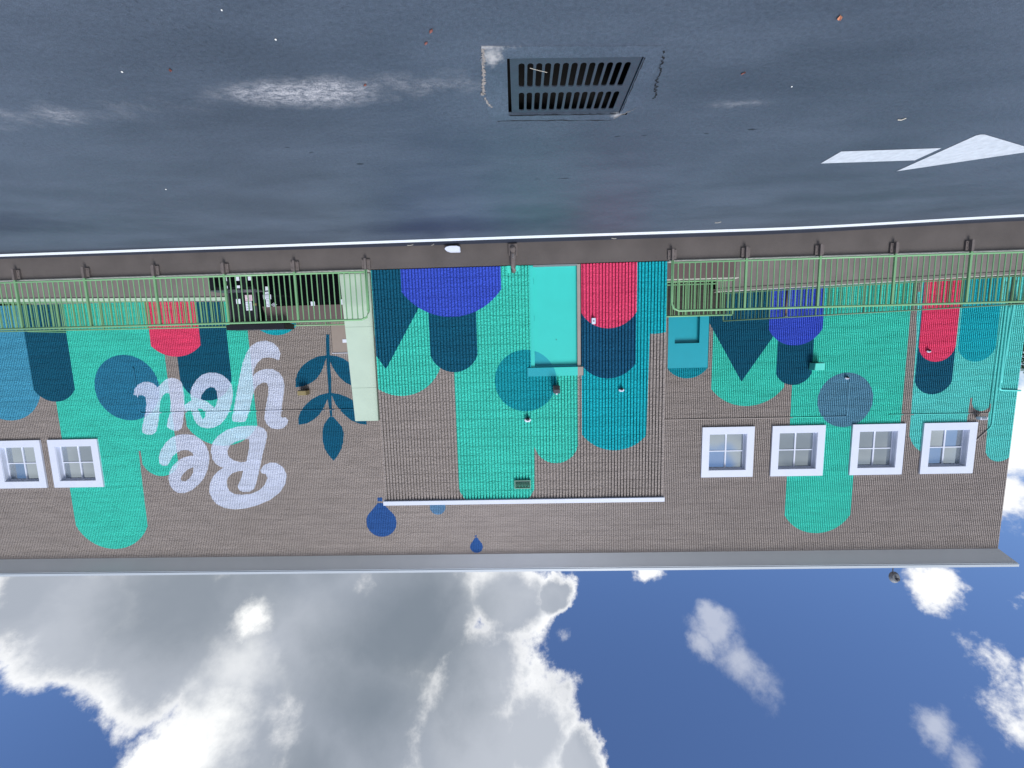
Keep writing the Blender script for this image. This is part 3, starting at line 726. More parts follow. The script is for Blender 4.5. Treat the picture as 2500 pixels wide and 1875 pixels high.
def pebble(r):
    bm = bmesh.new(); bmesh.ops.create_icosphere(bm, subdivisions=2, radius=r)
    for v in bm.verts: v.co *= rnd.uniform(0.8, 1.15); v.co.z *= 0.6
    me = bpy.data.meshes.new('pebble'); bm.to_mesh(me); bm.free(); me.materials.append(M['pebble']); return me
for x, y, r, lb in [(1.546, 2.695, .009, 'white pebble on the asphalt above the worn patch'), (2.806, 2.919, .009, 'white pebble on the asphalt out past the lone red leaf'),
                    (1.719, 2.462, .008, 'white pebble nearest to the camera on plain asphalt'), (-2.227, 3.402, .010, 'white pebble between the drain and the arrow'),
                    (4.37, 4.927, .013, 'white pebble midway between the worn patch and the painted edge line')]:
    o = link('pebble', pebble(r * .7), None, Vector((x, y, r * 0.5 + gh(x, y)))); tag(o, lb, 'pebble')
for x, y, l, a, lb in [(-3.623, 3.954, .06, .4, 'short pale twig on the asphalt beside the painted arrow'), (-3.515, 7.131, .10, .5, 'pale twig on the asphalt near the white edge line'),
                       (2.2, 8.02, .14, .3, 'pale dry stalk at the foot of the platform wall'), (-1.9, 8.0, .11, -.3, 'thin straw at the foot of the platform wall below the door'), (1.75, 8.05, .12, .9, 'dry twig at the wall foot beside the white plastic piece')]:
    mb = MB(); c, s_ = math.cos(a) * l / 2, math.sin(a) * l / 2
    mb.tube([(x - c, y - s_, gh(x, y) + .006), (x, y + .006, gh(x, y) + .012), (x + c, y + s_, gh(x, y) + .006)], 0.005, 5)
    tag(mb.build('twig', M['twig']), lb, 'twig')
wp = MB(); wp.prism([(1.19, 0.075), (1.19, 0.16), (1.20, 0.168), (1.40, 0.165), (1.47, 0.14), (1.50, 0.11), (1.47, 0.07), (1.40, 0.055), (1.25, 0.055)], 7.98, 8.10)
tag(wp.build('plastic_scrap', M['white'], bevel=0.008), 'white bullet-shaped plastic piece lying against the foot of the platform wall', 'plastic piece')

# ---------------------------------------------------------------- platform and sunken court
PT = 0.455
pw = MB()
XL, XR = 22.5, -17.53
def zt(x): return PT
pw.box(XR, XL, FY, FY + 0.22, -1.3, PT - 0.016)
tag(pw.build('platform_wall', M['fascia'], bevel=0), kind='structure')
ed = MB(); ed.box(XR, -3.05, FY - 0.004, FY + 0.224, PT - 0.015, PT); ed.box(3.14, XL, FY - 0.004, FY + 0.224, PT - 0.015, PT)
tag(ed.build('platform_edge', M['edge']), kind='structure')
cf = MB(); cf.quad([(XR, FY + 0.2, -1.2), (XL, FY + 0.2, -1.2), (XL, 13.95, -1.2), (XR, 13.95, -1.2)])
tag(cf.build('court_floor', M['concrete'], fix=False), kind='structure')
# retaining wall that carries the landing right of the entrance and the ramp beyond
rw = MB()
def wz(x): return 0.44 - max(0, x - 9.6) * 0.0205
def wall_top(mb, xa, xb, ya, yb, fz, zb=-1.2, cap=None):
    n = max(1, int((xb - xa) / 1.0))
    for k in range(n):
        a, b = xa + (xb - xa) * k / n, xa + (xb - xa) * (k + 1) / n
        mb.quad([(a, ya, zb), (b, ya, zb), (b, ya, fz(b)), (a, ya, fz(a))]); mb.quad([(a, ya, fz(a)), (b, ya, fz(b)), (b, yb, fz(b)), (a, yb, fz(a))])
wall_top(rw, 3.12, XL, 12.6, 13.9, lambda x: wz(x) - 0.09)
def rz(x): return 0.585 + (x + 7.4) * 0.031
wall_top(rw, XR, -6.2, 12.6, 13.9, lambda x: rz(x) - 0.10)
tag(rw.build('ramp_wall', M['concrete'], fix=False), kind='structure')
kb = MB(); n = 14
for k in range(n):
    a, b = 3.12 + (XL - 3.12) * k / n, 3.12 + (XL - 3.12) * (k + 1) / n
    for y in (12.57,): kb.quad([(a, y, wz(a) - .09), (b, y, wz(b) - .09), (b, y, wz(b)), (a, y, wz(a))])
    kb.quad([(a, 12.57, wz(a)), (b, 12.57, wz(b)), (b, 12.72, wz(b)), (a, 12.72, wz(a))]); kb.quad([(a, 12.57, wz(a) - .09), (b, 12.57, wz(b) - .09), (b, 12.62, wz(b) - .09), (a, 12.62, wz(a) - .09)])
tag(kb.build('ramp_kerb', mat('pale kerb paint', (176, 196, 178), 0.7, 0.15, 3.0), fix=False), kind='structure')
kb = MB()
for k in range(12):
    a, b = XR + (-6.2 - XR) * k / 12, XR + (-6.2 - XR) * (k + 1) / 12
    kb.quad([(a, 12.58, rz(a) - .1), (b, 12.58, rz(b) - .1), (b, 12.58, rz(b) - .016), (a, 12.58, rz(a) - .016)])
    kb.quad([(a, 12.576, rz(a) - .016), (b, 12.576, rz(b) - .016), (b, 12.576, rz(b)), (a, 12.576, rz(a))], mi=1)
    kb.quad([(a, 12.576, rz(a)), (b, 12.576, rz(b)), (b, 12.72, rz(b)), (a, 12.72, rz(a))], mi=1)
tag(kb.build('ramp_kerb', [M['concrete'], M['edge']], fix=False), kind='structure')
# landing in front of the stairs
ld = MB(); ld.box(-6.13, -3.0, 11.3, 11.45, -1.2, 0.362)
tag(ld.build('stair_wall', M['brown']), kind='structure')
le = MB(); le.box(-6.2, -3.0, 11.295, 11.46, 0.363, 0.385)
tag(le.build('stair_wall_edge', M['edge']), kind='structure')
dk = MB()
for r in range(12):
    for c_ in range(7):
        xo = -3.0 - c_ * 0.62 - (0.31 if r % 2 else 0)
        a, b = max(-6.72, xo - 0.612), min(-3.0, xo)
        if b - a > 0.05: dk.box(a, b, 12.9 + rnd.uniform(0, .008), 13.05, -1.2 + r * 0.208, -1.2 + r * 0.208 + 0.2)
dk.box(-6.72, -3.0, 12.93, 13.04, -1.2, 1.28)
tag(dk.build('stairwell_wall', M['shadeconc']), 'unpainted block wall coloured as in deep shade down in the stairwell behind the green railings', 'wall')

# ---------------------------------------------------------------- the building
bd = thing('store_building', 'long ribbed block building painted with a turquoise, navy and red mural reading Be you', 'building', (0, 13.9, 0))
FYY = 13.9; WT = 10.12
WIN = [(16.12, 18.06), (18.36, 20.26), (-8.39, -6.525), (-10.91, -9.03), (-13.73, -11.87), (-16.23, -14.37)]
WZ0, WZ1 = 5.292, 7.172; TRIM = 0.262
holes = [(a + 0.02, b - 0.02, WZ0 + 0.02, WZ1 - 0.02) for a, b in WIN] + [(-2.95, 3.05, -1, 5.35), (-6.655, -5.232, -1, 3.118)]
joints = [0.2 * k for k in range(0, 52)]
wallm = MB(); ribs(wallm, 'F', -17.53, 22.5, 0.25, WT, FYY, 0.0, holes, joints)
ww = wallm.build('ribbed_wall', M['wall'], bd, fix=False); ww['kind'] = 'stuff'
sd_ = MB(); sd_.box(-17.53, -17.25, FYY + 0.06, 30, -0.2, WT); sd_.box(22.3, 22.5, FYY + 0.06, 30, -0.2, WT)
sd_.box(-17.53, 22.5, 29.8, 30, -0.2, WT); sd_.quad([(-17.53, FYY, WT - .02), (22.5, FYY, WT - .02), (22.5, 30, WT - .02), (-17.53, 30, WT - .02)])
sd_.build('side_wall', mat('taupe side wall', (140, 126, 118), 0.8, 0.08, 3, 0.5, 30), bd, fix=False)
# dark lining behind the wall face so no groove lets light through
lin_ = MB()
for h in ([(-17.5, -16.2, .2, WT)], [(-17.5, 22.3, 7.2, WT)], [(-17.5, -3, .2, 5.26)], [(3.1, 22.3, .2, 5.26)]):
    a, b, c_, d_ = h[0]; lin_.quad([(a, FYY + .5, c_), (b, FYY + .5, c_), (b, FYY + .5, d_), (a, FYY + .5, d_)])
lin_.build('wall_core', M['mortar'], bd, fix=False)
# flared metal coping
cp = MB(); o1 = FYY - 0.33
prof = [(FYY + 0.0, 10.10), (o1, 10.465), (o1 - .012, 10.465), (o1 - .012, 10.505), (o1 - .03, 10.505), (o1 - .03, 10.60), (o1 + .25, 10.62), (FYY + 0.3, 10.62)]
mi_ = [0, 1, 1, 1, 1, 1, 0]
for k in range(len(prof) - 1):
    (ya, za), (yb, zb) = prof[k], prof[k + 1]
    xa, xb = -17.53 - (FYY - ya), -17.53 - (FYY - yb)
    cp.quad([(xa, ya, za), (22.8, ya, za), (22.8, yb, zb), (xb, yb, zb)], mi=mi_[k])
    cp.quad([(xa, ya, za), (xb, yb, zb), (xb, 30, zb), (xa, 30, za)], mi=mi_[k])
cp.build('coping', [M['trimgrey'], M['lip']], bd, fix=False)

def window(x0, x1, label, k):
    z0, z1, y = WZ0, WZ1, FYY - 0.055
    w = bx(x0 + .3, x1 - .3, FYY + .30, FYY + .31, z0 + .3, z1 - .3).build('window', M['black'], bd); w['label'] = label
    fr = MB(); t = TRIM
    fr.box(x0, x1, y, FYY + .03, z0, z0 + t); fr.box(x0, x1, y, FYY + .03, z1 - t, z1)
    fr.box(x0, x0 + t, y, FYY + .03, z0 + t, z1 - t); fr.box(x1 - t, x1, y, FYY + .03, z0 + t, z1 - t)
    a, b, c_, d_ = x0 + t, x1 - t, z0 + t, z1 - t
    fr.box(a - .02, a + .012, y + .02, FYY + .16, c_, d_); fr.box(b - .012, b + .02, y + .02, FYY + .16, c_, d_)
    fr.box(a + .012, b - .012, y + .02, FYY + .16, c_ - .02, c_ + .012); fr.box(a + .012, b - .012, y + .02, FYY + .16, d_ - .012, d_ + .02)
    fr.build('frame', M['white'], w, bevel=0)
    a, b, c_, d_ = a + .012, b - .012, c_ + .012, d_ - .012; yg = FYY + .10; s = .035; m = .026
    sa = MB(); sa.box(a, b, yg, yg + .05, c_, c_ + s); sa.box(a, b, yg, yg + .05, d_ - s, d_); sa.box(a, a + s, yg, yg + .05, c_ + s, d_ - s); sa.box(b - s, b, yg, yg + .05, c_ + s, d_ - s)
    xm, zm = (a + b) / 2, (c_ + d_) / 2
    sa.box(xm - m, xm + m, yg + .004, yg + .046, c_ + s, d_ - s); sa.box(a + s, xm - m, yg + .006, yg + .044, zm - m * .7, zm + m * .7); sa.box(xm + m, b - s, yg + .006, yg + .044, zm - m * .7, zm + m * .7)
    sa.build('sash', M['white'], w)
    r2 = random.Random(k * 7 + 1)
    for (pa, pb) in ((a + s, xm - m), (xm + m, b - s)):
        for (qa, qb) in ((c_ + s, zm - m * .7), (zm + m * .7, d_ - s)):
            p = MB(); tx, tz = r2.uniform(-.006, .006), r2.uniform(-.005, .005)
            p.quad([(pa, yg + .03 - tx, qa), (pb, yg + .03 + tx, qa), (pb, yg + .03 + tx + tz, qb), (pa, yg + .03 - tx + tz, qb)])
            p.build('pane', M['glass'], w, fix=False)
labs = ['second window from the upper corner by the big turquoise column, half over it', 'window cut by the frame edge beside the light blue column', 'window nearest to the projecting block on its far side',
        'window with its corner over the tall turquoise column', 'window between the tall turquoise column and the taupe strip', 'window nearest to the building corner']
for k, ((a, b), lb) in enumerate(zip(WIN, labs)): window(a, b, 'white framed ' + lb, k)

# projecting block made of single split-rib blocks
BY, BX0, BX1, BZ1 = 8.14, -3.02, 3.10, 5.452
doorhole = (-1.272, -0.20, 0.2, 2.57)
bh = [doorhole, (-1.30, -0.125, 2.567, 2.752)]
ch = 0.2; org = 3.10
blocks = []
row = 0; z = PT
while z < BZ1 - 0.01:
    zt_ = min(z + ch, BZ1); off = 0.2 if row % 2 else 0
    x = BX1 + off
    while x > BX0:
        a, b = max(x - 0.4, BX0), min(x, BX1)
        if b - a > 0.02: blocks.append((a, b, z, zt_, row))
        x -= 0.4
    z += ch; row += 1
camp = Vector((0, 0, 1.98))
blocks.sort(key=lambda t: (Vector(((t[0] + t[1]) / 2, BY, (t[2] + t[3]) / 2)) - camp).length)
rest = MB(); cnt = 0
for a, b, z0, z1, rw_ in blocks:
    mb = MB() if cnt < 300 else rest
    dy = rnd.uniform(-0.003, 0.003)
    n0 = len(mb.f)
    ribs(mb, 'B', a, b, z0 + 0.0029, z1 - 0.0029, BY + dy, org, bh, None, GD)
    if len(mb.f) == n0: continue
    if mb is not rest:
        # top and bottom arrises of the ribs
        mb.build('concrete_block', M['wall'], bd, fix=False); cnt += 1
o = rest.build('block_courses', M['wall'], bd, fix=False); o['kind'] = 'stuff'
bk = MB(); bk_ = MB()
ribs(bk_, 'B', BX0, BX1, PT, BZ1, BY + 0.011, org, bh, None, 0.0235)
bk_.build('mortar_joints', M['wall'], bd, fix=False)
bk.box(BX0 + .01, BX1 - .01, BY + .2, FYY + .2, 2.9, BZ1 - .01); bk.box(-0.19, BX1 - .01, BY + .2, FYY, PT, 2.9); bk.box(BX0 + .01, -1.28, BY + .2, FYY, PT, 2.9)
bk.build('block_core', mat('taupe return wall', (140, 126, 118), 0.8, 0.08, 3, 0.5, 30), bd)
for xx, q in ((BX0, -1), (BX1, 1)):
    sw = MB(); sw.box(xx - .012 if q < 0 else xx - .1, xx + .1 if q < 0 else xx + .012, BY + .045, FYY, PT, BZ1); sw.build('return_wall', bpy.data.materials['taupe return wall'], bd)
lg = MB(); lg.box(BX0 - .03, BX1 + .03, BY - .035, FYY - .02, BZ1 + .003, BZ1 + .10); lg.build('roof_ledge', M['white'], bd, bevel=.004)

def flat_panel(name, pl, x0, x1, z0, z1, y, yb, parent, step=0.03, mats='flat'):
    mb = MB(); n = max(1, int((x1 - x0) / step))
    for k in range(n): face_strip(mb, pl, x0 + (x1 - x0) * k / n, x0 + (x1 - x0) * (k + 1) / n, z0, z1, y)
    c0 = column(pl, (x0 + x1) / 2); cc = BASE[pl]
    mb.quad([(x0, y, z0), (x0, yb, z0), (x0, yb, z1), (x0, y, z1)], cc); mb.quad([(x1, y, z0), (x1, yb, z0), (x1, yb, z1), (x1, y, z1)], cc)
    mb.quad([(x0, y, z0), (x1, y, z0), (x1, yb, z0), (x0, yb, z0)], cc); mb.quad([(x0, y, z1), (x1, y, z1), (x1, yb, z1), (x0, yb, z1)], cc)
    return mb.build(name, M[mats], parent, fix=False)
# turquoise service door in the block
PAINT_B = PAINT['D']
dd = flat_panel('door', 'D', -1.188, -0.285, 0.485, 2.515, BY + 0.075, BY + 0.13, bd); dd['label'] = 'turquoise steel service door with part of a teal circle on its corner'
jm = MB(); jm.box(-0.285, -0.20, BY + 0.03, BY + 0.16, PT, 2.567); jm.box(-1.188, -0.285, BY + 0.05, BY + 0.16, 2.522, 2.567)
for f in range(len(jm.c)): jm.c[f] = COL['doorblk'] if f < 6 else COL['circ3']
jm.build('door_frame', M['flat'], bd, fix=False)
bx(-1.255, -1.188, BY + 0.02, BY + 0.16, PT, 2.567).build('door_frame', mat('bare grey jamb', (150, 140, 134), 0.7), bd)
bx(-1.188, -0.285, BY + 0.01, BY + 0.16, PT - .005, 0.484).build('threshold', M['steel'], bd)
for z in (0.72, 1.48, 2.26): bx(-0.295, -0.277, BY + 0.055, BY + 0.08, z, z + .11).build('hinge', mat('hinge paint', (30, 150, 146), 0.5), dd)
mb = MB(); mb.tube([(-0.75, BY + .076, 1.99), (-0.75, BY + .062, 1.99)], .008, 8); mb.build('peephole', M['darkmetal'], dd)
lt = flat_panel('lintel', 'D', -1.185, -0.125, 2.569, 2.75, BY - 0.012, BY + .16, bd)
bx(-1.30, -1.1855, BY - 0.012, BY + .16, 2.569, 2.75).build('lintel', bpy.data.materials['bare grey jamb'], bd)
# teal door bay in the recessed facade
def plain(name, x0, x1, y0, y1, z0, z1, key, parent):
    mb = MB().box(x0, x1, y0, y1, z0, z1, 0, COL[key]); return mb.build(name, M['flat'], parent, fix=False)
D2 = (-6.335, -5.468, 2.235)
plain('door_surround', -6.652, D2[0], FYY - .01, FYY + .2, .2, 3.115, 'door_teal', bd)
plain('door_surround', D2[1], -5.235, FYY - .01, FYY + .2, .2, 3.115, 'door_teal', bd)
plain('door_surround', D2[0], D2[1], FYY - .01, FYY + .2, D2[2], 3.115, 'door_teal', bd)
o = plain('door', D2[0] + .03, D2[1] - .03, FYY + .11, FYY + .16, .2, D2[2] - .04, 'door_teal', bd); o['label'] = 'teal door set back in a smooth teal bay behind the stair railings'
plain('door_frame', D2[0], D2[1], FYY + .09, FYY + .2, D2[2] - .04, D2[2], 'door_teal', bd)
plain('door_frame', D2[0], D2[0] + .03, FYY + .09, FYY + .2, .2, D2[2] - .04, 'door_teal', bd)
plain('door_frame', D2[1] - .03, D2[1], FYY + .09, FYY + .2, .2, D2[2] - .04, 'door_teal', bd)

# sage panel beside the block
pn = thing('wing_panel', 'tall pale sage green tapered panel standing against the side of the projecting block', 'panel', (3.6, 8.6, PT))
mb = MB(); mb.prism([(3.235, PT), (3.905, PT), (3.785, 3.705), (3.255, 3.705)], 8.46, 8.60); mb.build('panel_face', M['panel'], pn, bevel=.006)
mb = MB(); mb.prism([(3.245, 1.60), (3.86, 1.60), (3.86, 1.607), (3.245, 1.607)], 8.457, 8.46); mb.prism([(3.25, 2.95), (3.81, 2.95), (3.81, 2.957), (3.25, 2.957)], 8.457, 8.46); mb.build('seam', mat('panel seam', (158, 176, 160), 0.7), pn)

# entrance below street level
en = thing('entrance_porch', 'black clad sunken entrance porch with notices on it behind the green railing', 'porch', (8.0, 12.3, -1.2))
mb = MB(); mb.box(8.36, 9.30, 12.25, 12.5, -1.2, 1.262); mb.build('door_panel', M['black'], en)
for a, b in ((9.22, 9.30), (8.36, 8.43)): bx(a, b, 12.225, 12.249, -1.2, 1.255).build('door_frame', M['darkmetal'], en)
mb = MB(); mb.box(7.41, 9.29, 12.05, 12.57, 1.265, 1.44); mb.build('canopy', M['black'], en, bevel=.01)
mb = MB(); mb.box(5.4, 8.355, 12.40, 12.5, -1.2, 0.70); mb.build('glazing', M['blackglass'], en)
for x in (7.3, 6.35): bx(x - .02, x + .02, 12.37, 12.399, -1.2, 0.70).build('mullion', M['black'], en)
mb = MB(); mb.prism([(5.4, .703), (8.27, .703), (8.13, 1.25), (5.4, 1.25)], 12.36, 12.384); mb.build('spandrel', M['brown'], en)
bx(7.42, 8.355, 12.385, 12.399, -1.2, 1.262).build('glazing', M['blackglass'], en)
bx(8.50, 8.62, 12.225, 12.249, 0.55, 0.80).build('door_handle', M['darkmetal'], en)
def notice(x0, x1, z0, z1, y, label, m='paper', lines=4):
    t = thing('notice', label, 'notice', ((x0 + x1) / 2, y, z0))
    bx(x0, x1, y - .006, y, z0, z1).build('sheet', M[m], t)
    if lines:
        q = MB(); h = (z1 - z0)
        for k in range(lines):
            zz = z0 + h * (0.18 + 0.64 * k / max(1, lines - 1)); q.box(min(x0, x1) + .02, max(x0, x1) - (.02 + .03 * (k % 3)), y - .008, y - .0065, zz - .006, zz + .006)
        q.build('print', M['ink'], t)
notice(8.86, 9.0, .46, .61, 12.22, 'square white notice nearest the hinge side of the black door', lines=0)
notice(8.475, 8.70, .345, .525, 12.22, 'pink tinted notice above the tall white one on the black door', 'pinkpaper')
notice(8.505, 8.70, .545, .825, 12.22, 'tall white notice with lines of print on the black door', lines=7)
notice(8.36, 8.47, .61, .68, 12.22, 'small cream sticker right beside the tall notice', 'tan', 0)
notice(8.01, 8.17, .08, .20, 12.36, 'lowest white card of the column of stickers on the black glazing', lines=0)
notice(8.02, 8.14, .235, .315, 12.36, 'small bluish card second from the bottom of the sticker column', lines=2)
notice(7.955, 8.21, .33, .475, 12.36, 'wide white card in the middle of the sticker column', lines=3)
notice(8.01, 8.13, .48, .72, 12.36, 'tall narrow white card at the top of the sticker column', lines=5)
notice(6.55, 6.68, .59, .72, 12.35, 'single pale grey card alone on the glazing', lines=0)
notice(5.59, 5.70, .545, .71, 12.35, 'white card on the glazing next to the sage panel', lines=0)
dm = thing('diamond_sign', 'white outlined diamond emblem on the black glazing beside the sticker column', 'sign', (7.88, 12.35, .59))
def dia(r, rz, w, y):
    mb = MB(); cx, cz = 7.88, .657
    P = lambda k: [(cx + k * r, cz), (cx, cz + k * rz), (cx - k * r, cz), (cx, cz - k * rz)]
    a, b = P(1), P(1 - w)
    for k in range(4): mb.quad([(*a[k][:1], y, a[k][1]), (a[(k + 1) % 4][0], y, a[(k + 1) % 4][1]), (b[(k + 1) % 4][0], y, b[(k + 1) % 4][1]), (b[k][0], y, b[k][1])])
    return mb
dia(.10, .066, .16, 12.352).build('outer_outline', M['paper'], dm, fix=False); dia(.055, .034, .4, 12.350).build('inner_outline', M['paper'], dm, fix=False)
for k, (xa, xb) in enumerate(((8.78, 9.24), (8.31, 8.75), (7.84, 8.28))):
    t = thing('storage_bin', 'low black bin ' + ['at the outer end of the row', 'in the middle of the row', 'at the inner end of the row, nearest the sage panel'][k], 'bin', ((xa + xb) / 2, 11.7, -1.2))
    bx(xa, xb, 11.5, 11.95, -1.2, .26).build('bin_body', M['black'], t, bevel=.015)
    bx(xa - .01, xb + .01, 11.47, 11.97, .263, .30).build('lid', M['darkmetal'], t, bevel=.008)
    bx(xa + .03, xb - .15, 11.485, 11.499, -.3, .2).build('door_panel', M['blackglass'], t)
    for z0, z1 in ((-.09, .02), (.16, .235)):
        x = (8.72, 8.34, 7.97)[k]; w_ = (.055, .05, .055)[k]
        if k == 2 and z0 > 0: continue
        bx(x - w_, x + w_, 11.468, 11.48, z0, z1).build('label', M['paper'], t)

# cabinet and fixtures on the walls
t = thing('wall_cabinet', 'flat taupe wall cabinet with a white label beside the leafy stem', 'cabinet', (6.5, 13.8, 1.0))
bx(6.0, 6.78, 13.74, 13.885, .7, 2.26).build('cabinet_body', mat('taupe cabinet', (146, 134, 126), .5, .03), t, bevel=.006)
bx(5.98, 6.80, 13.72, 13.885, 2.268, 2.29).build('top_cap', M['white'], t)
bx(6.24, 6.39, 13.73, 13.739, 1.79, 1.91).build('label', M['paper'], t)
t = thing('wall_lamp', 'tan wedge wall lamp on the taupe wall between the leafy stem and the lettering', 'wall lamp', (7.97, 13.75, 3.6))
mb = MB(); mb.prism([(7.82, 3.60), (8.14, 3.60), (8.14, 3.77), (7.82, 3.77)], 13.62, 13.885); mb.build('lamp_body', M['tan'], t, bevel=.012)
bx(7.85, 8.11, 13.64, 13.86, 3.585, 3.597).build('lens', M['lens'], t)
t = thing('wall_lamp', 'dark grey box lamp on the edge of the teal circle above the turquoise door', 'wall lamp', (-.72, 8.0, 2.93))
mb = MB(); mb.box(-.79, -.655, 7.95, 8.138, 2.94, 3.10); mb.build('lamp_body', M['darkmetal'], t, bevel=.006)
bx(-.78, -.668, 7.943, 7.949, 2.955, 3.02).build('lens', M['lens'], t)
bx(-.745, -.71, 8.02, 8.138, 3.103, 3.135).build('mount', M['white'], t)
def dome(name, label, x, z, y, r, tilt=0):
    t = thing(name, label, 'security camera', (x, y, z))
    bx(x - r, x + r, y - r * .9, y, z - r * .2, z + r * .95).build('housing', M['white'], t, bevel=r * .3)
    bm = bmesh.new(); bmesh.ops.create_uvsphere(bm, u_segments=16, v_segments=10, radius=r * .62); me = bpy.data.meshes.new('lens'); bm.to_mesh(me); bm.free(); me.materials.append(M['lens'])
    for p in me.polygons: p.use_smooth = True
    link('lens', me, t, Vector((x, y - r * .75, z - r * .05)))
    return t
dome('security_camera', 'white dome security camera below the tip of the teal circle, middle of the block', -.11, 3.66, 8.138, .068)
t = dome('security_camera', 'small white wedge security camera on the teal column right of the door', -2.10, 3.06, 8.138, .055)
bx(-1.555, -1.475, 8.09, 8.138, 1.56, 1.685).build('doorbell_box', M['white'], None, bevel=.006)
tag(bpy.data.objects['doorbell_box'], 'small white call box on the red column beside the turquoise door', 'call box')
bx(-1.53, -1.50, 8.083, 8.089, 1.61, 1.64).build('button', M['steel'], bpy.data.objects['doorbell_box'])
t = thing('wall_vent', 'grey green louvred vent near the top of the block on turquoise', 'vent', (.03, 8.1, 5.02))
vf = MB(); vf.box(-.145, .21, 8.10, 8.138, 5.02, 5.04); vf.box(-.145, .21, 8.10, 8.138, 5.19, 5.21); vf.box(-.145, -.125, 8.10, 8.138, 5.04, 5.19); vf.box(.19, .21, 8.10, 8.138, 5.04, 5.19)
vf.build('vent_frame', mat('vent paint', (96, 140, 124), .5), t)
for k in range(5):
    mb = MB(); z = 5.045 + k * .029; mb.quad([(-.125, 8.105, z), (.19, 8.105, z), (.19, 8.135, z + .026), (-.125, 8.135, z + .026)]); mb.build('slat', M['darkmetal'] if k == 0 else bpy.data.materials['vent paint'], t, fix=False)
t = thing('wall_lamp', 'turquoise painted wedge lamp on the recessed wall beside the navy column', 'wall lamp', (-10.4, 13.75, 3.1))
mb = MB(); mb.prism([(-10.20, 3.28), (-10.55, 3.28), (-10.55, 3.03), (-10.22, 3.03)], 13.60, 13.885); o = mb.build('lamp_body', mat('turquoise fixture', (88, 206, 192), .5), t, bevel=.01)
bx(-10.52, -10.25, 13.62, 13.87, 3.012, 3.026).build('lens', M['lens'], t)
dome('security_camera', 'small pale camera at the end of the pipe in the blue grey circle', -11.54, 3.58, 13.885, .07)
dome('security_camera', 'tiny white camera on the red column near the building corner', -14.28, 2.70, 13.885, .07)
t = thing('floodlight', 'small white floodlight above the window nearest the building corner', 'floodlight', (-16.2, 13.8, 5.06))
bx(-16.34, -16.08, 13.66, 13.8, 5.07, 5.17).build('lamp_body', M['white'], t, bevel=.01); bx(-16.30, -16.12, 13.654, 13.66, 5.085, 5.155).build('lens', M['steel'], t); bx(-16.25, -16.17, 13.8, 13.885, 5.09, 5.15).build('mount', M['steel'], t)
t = thing('wall_lamp', 'dark shoebox lamp low on the pale turquoise wall at the building corner', 'wall lamp', (-17.0, 13.7, 1.05))
bx(-17.14, -16.84, 13.55, 13.885, 1.06, 1.2).build('lamp_body', M['darkmetal'], t, bevel=.01); bx(-17.0, -16.95, 13.54, 13.549, 1.12, 1.15).build('lens', M['paper'], t)

# pipes: painted the colour of what they cross
def pipe(label, path, r=.013, m='taupe', straps=()):
    t = thing('conduit_pipe', label, 'pipe', path[0])
    runs = {}
    mb = MB(); P = []
    for k, p in enumerate(path):
        if 0 < k < len(path) - 1:
            a, b, c_ = Vector(path[k - 1]), Vector(p), Vector(path[k + 1]); R_ = .10
            s0 = b + (a - b).normalized() * R_; s1 = b + (c_ - b).normalized() * R_
            for q in range(5):
                tt = q / 4; P.append(tuple((1 - tt) ** 2 * s0 + 2 * tt * (1 - tt) * b + tt * tt * s1))
        else: P.append(p)
    # split where the wall colour changes so the pipe carries the mural
    tube = MB(); n = 8
    D = []
    for a, b in zip(P, P[1:]):
        L = (Vector(b) - Vector(a)).length; m_ = max(1, int(L / .12))
        for q in range(m_): D.append(tuple(Vector(a).lerp(Vector(b), q / m_)))
    D.append(P[-1])
    tube.tube(D, r, n)
    for i, f in enumerate(tube.f):
        v = tube.v[f[0]]; col = BASE['F']
        for z0, z1, c_, _ in column('F', v[0] + 1e-4):
            if z0 <= v[2] < z1: col = c_
        tube.c[i] = col
    tube.build('pipe_run', M['flat'], t, smooth=True)
    return t
YP = 13.886
pipe('thin pipe crossing the lettering and the leafy stem to the sage panel', [(14.36, YP, 2.6), (14.33, YP, 4.34), (3.2, YP, 4.37)])
pipe('thin pipe from the block to the blue grey circle above the windows', [(-2.95, YP, 4.985), (-11.66, YP, 5.0), (-11.66, YP, 3.68)])
pipe('pipe over the last window that turns down near the building corner', [(-13.15, YP, 4.968), (-16.62, YP, 4.985), (-16.68, YP, .4)])
pipe('pipe beside the corner drop that bends aside at its top', [(-16.76, YP, .4), (-16.76, YP, 5.45), (-16.24, YP, 6.0)], .02)
pipe('pipe by the building corner that turns round the corner', [(-16.87, YP, 1.2), (-16.87, YP, 4.15), (-17.60, YP, 4.19)], .03)
pipe('thicker pipe rising to the corner lamp', [(-17.02, YP, .4), (-17.02, YP, 1.2), (-16.90, YP, 3.9)], .03)

# overflow pipe with cleanout cap on the platform wall
t = thing('drain_spout', 'stubby brown pipe elbow with a round cap rising up the platform wall', 'pipe', (.12, 8.05, 0))
mb = MB(); mb.tube([(.12, 8.07, .12), (.12, 8.065, .30), (.12, 8.06, .50), (.12, 8.08, .545), (.12, 8.16, .56)], [.065, .062, .05, .05, .05], 12); mb.build('pipe_body', M['brk'], t, smooth=True)
mb = MB()
for r, d in ((.055, .0), (.04, .01), (.024, .02)): mb.tube([(.12, 8.02 - d, .16), (.12, 7.995 - d, .16)], r, 16)
mb.build('round_cap', M['brk'], t)
bx(.03, .21, 8.06, 8.118, .03, .26).build('back_plate', M['brk'], t, bevel=.006)
for z in (.27, .31): mb = MB(); mb.tube([(.12, 8.01, z), (.12, 7.99, z)], .01, 8); mb.build('bolt', M['steel'], t)
mb = MB(); mb.prism([(.02, PT + .001), (.25, PT + .001), (.25, .60), (.18, .60), (.18, .56), (.14, .52), (.09, .52), (.04, .56), (.02, .60)], 8.125, 8.137)
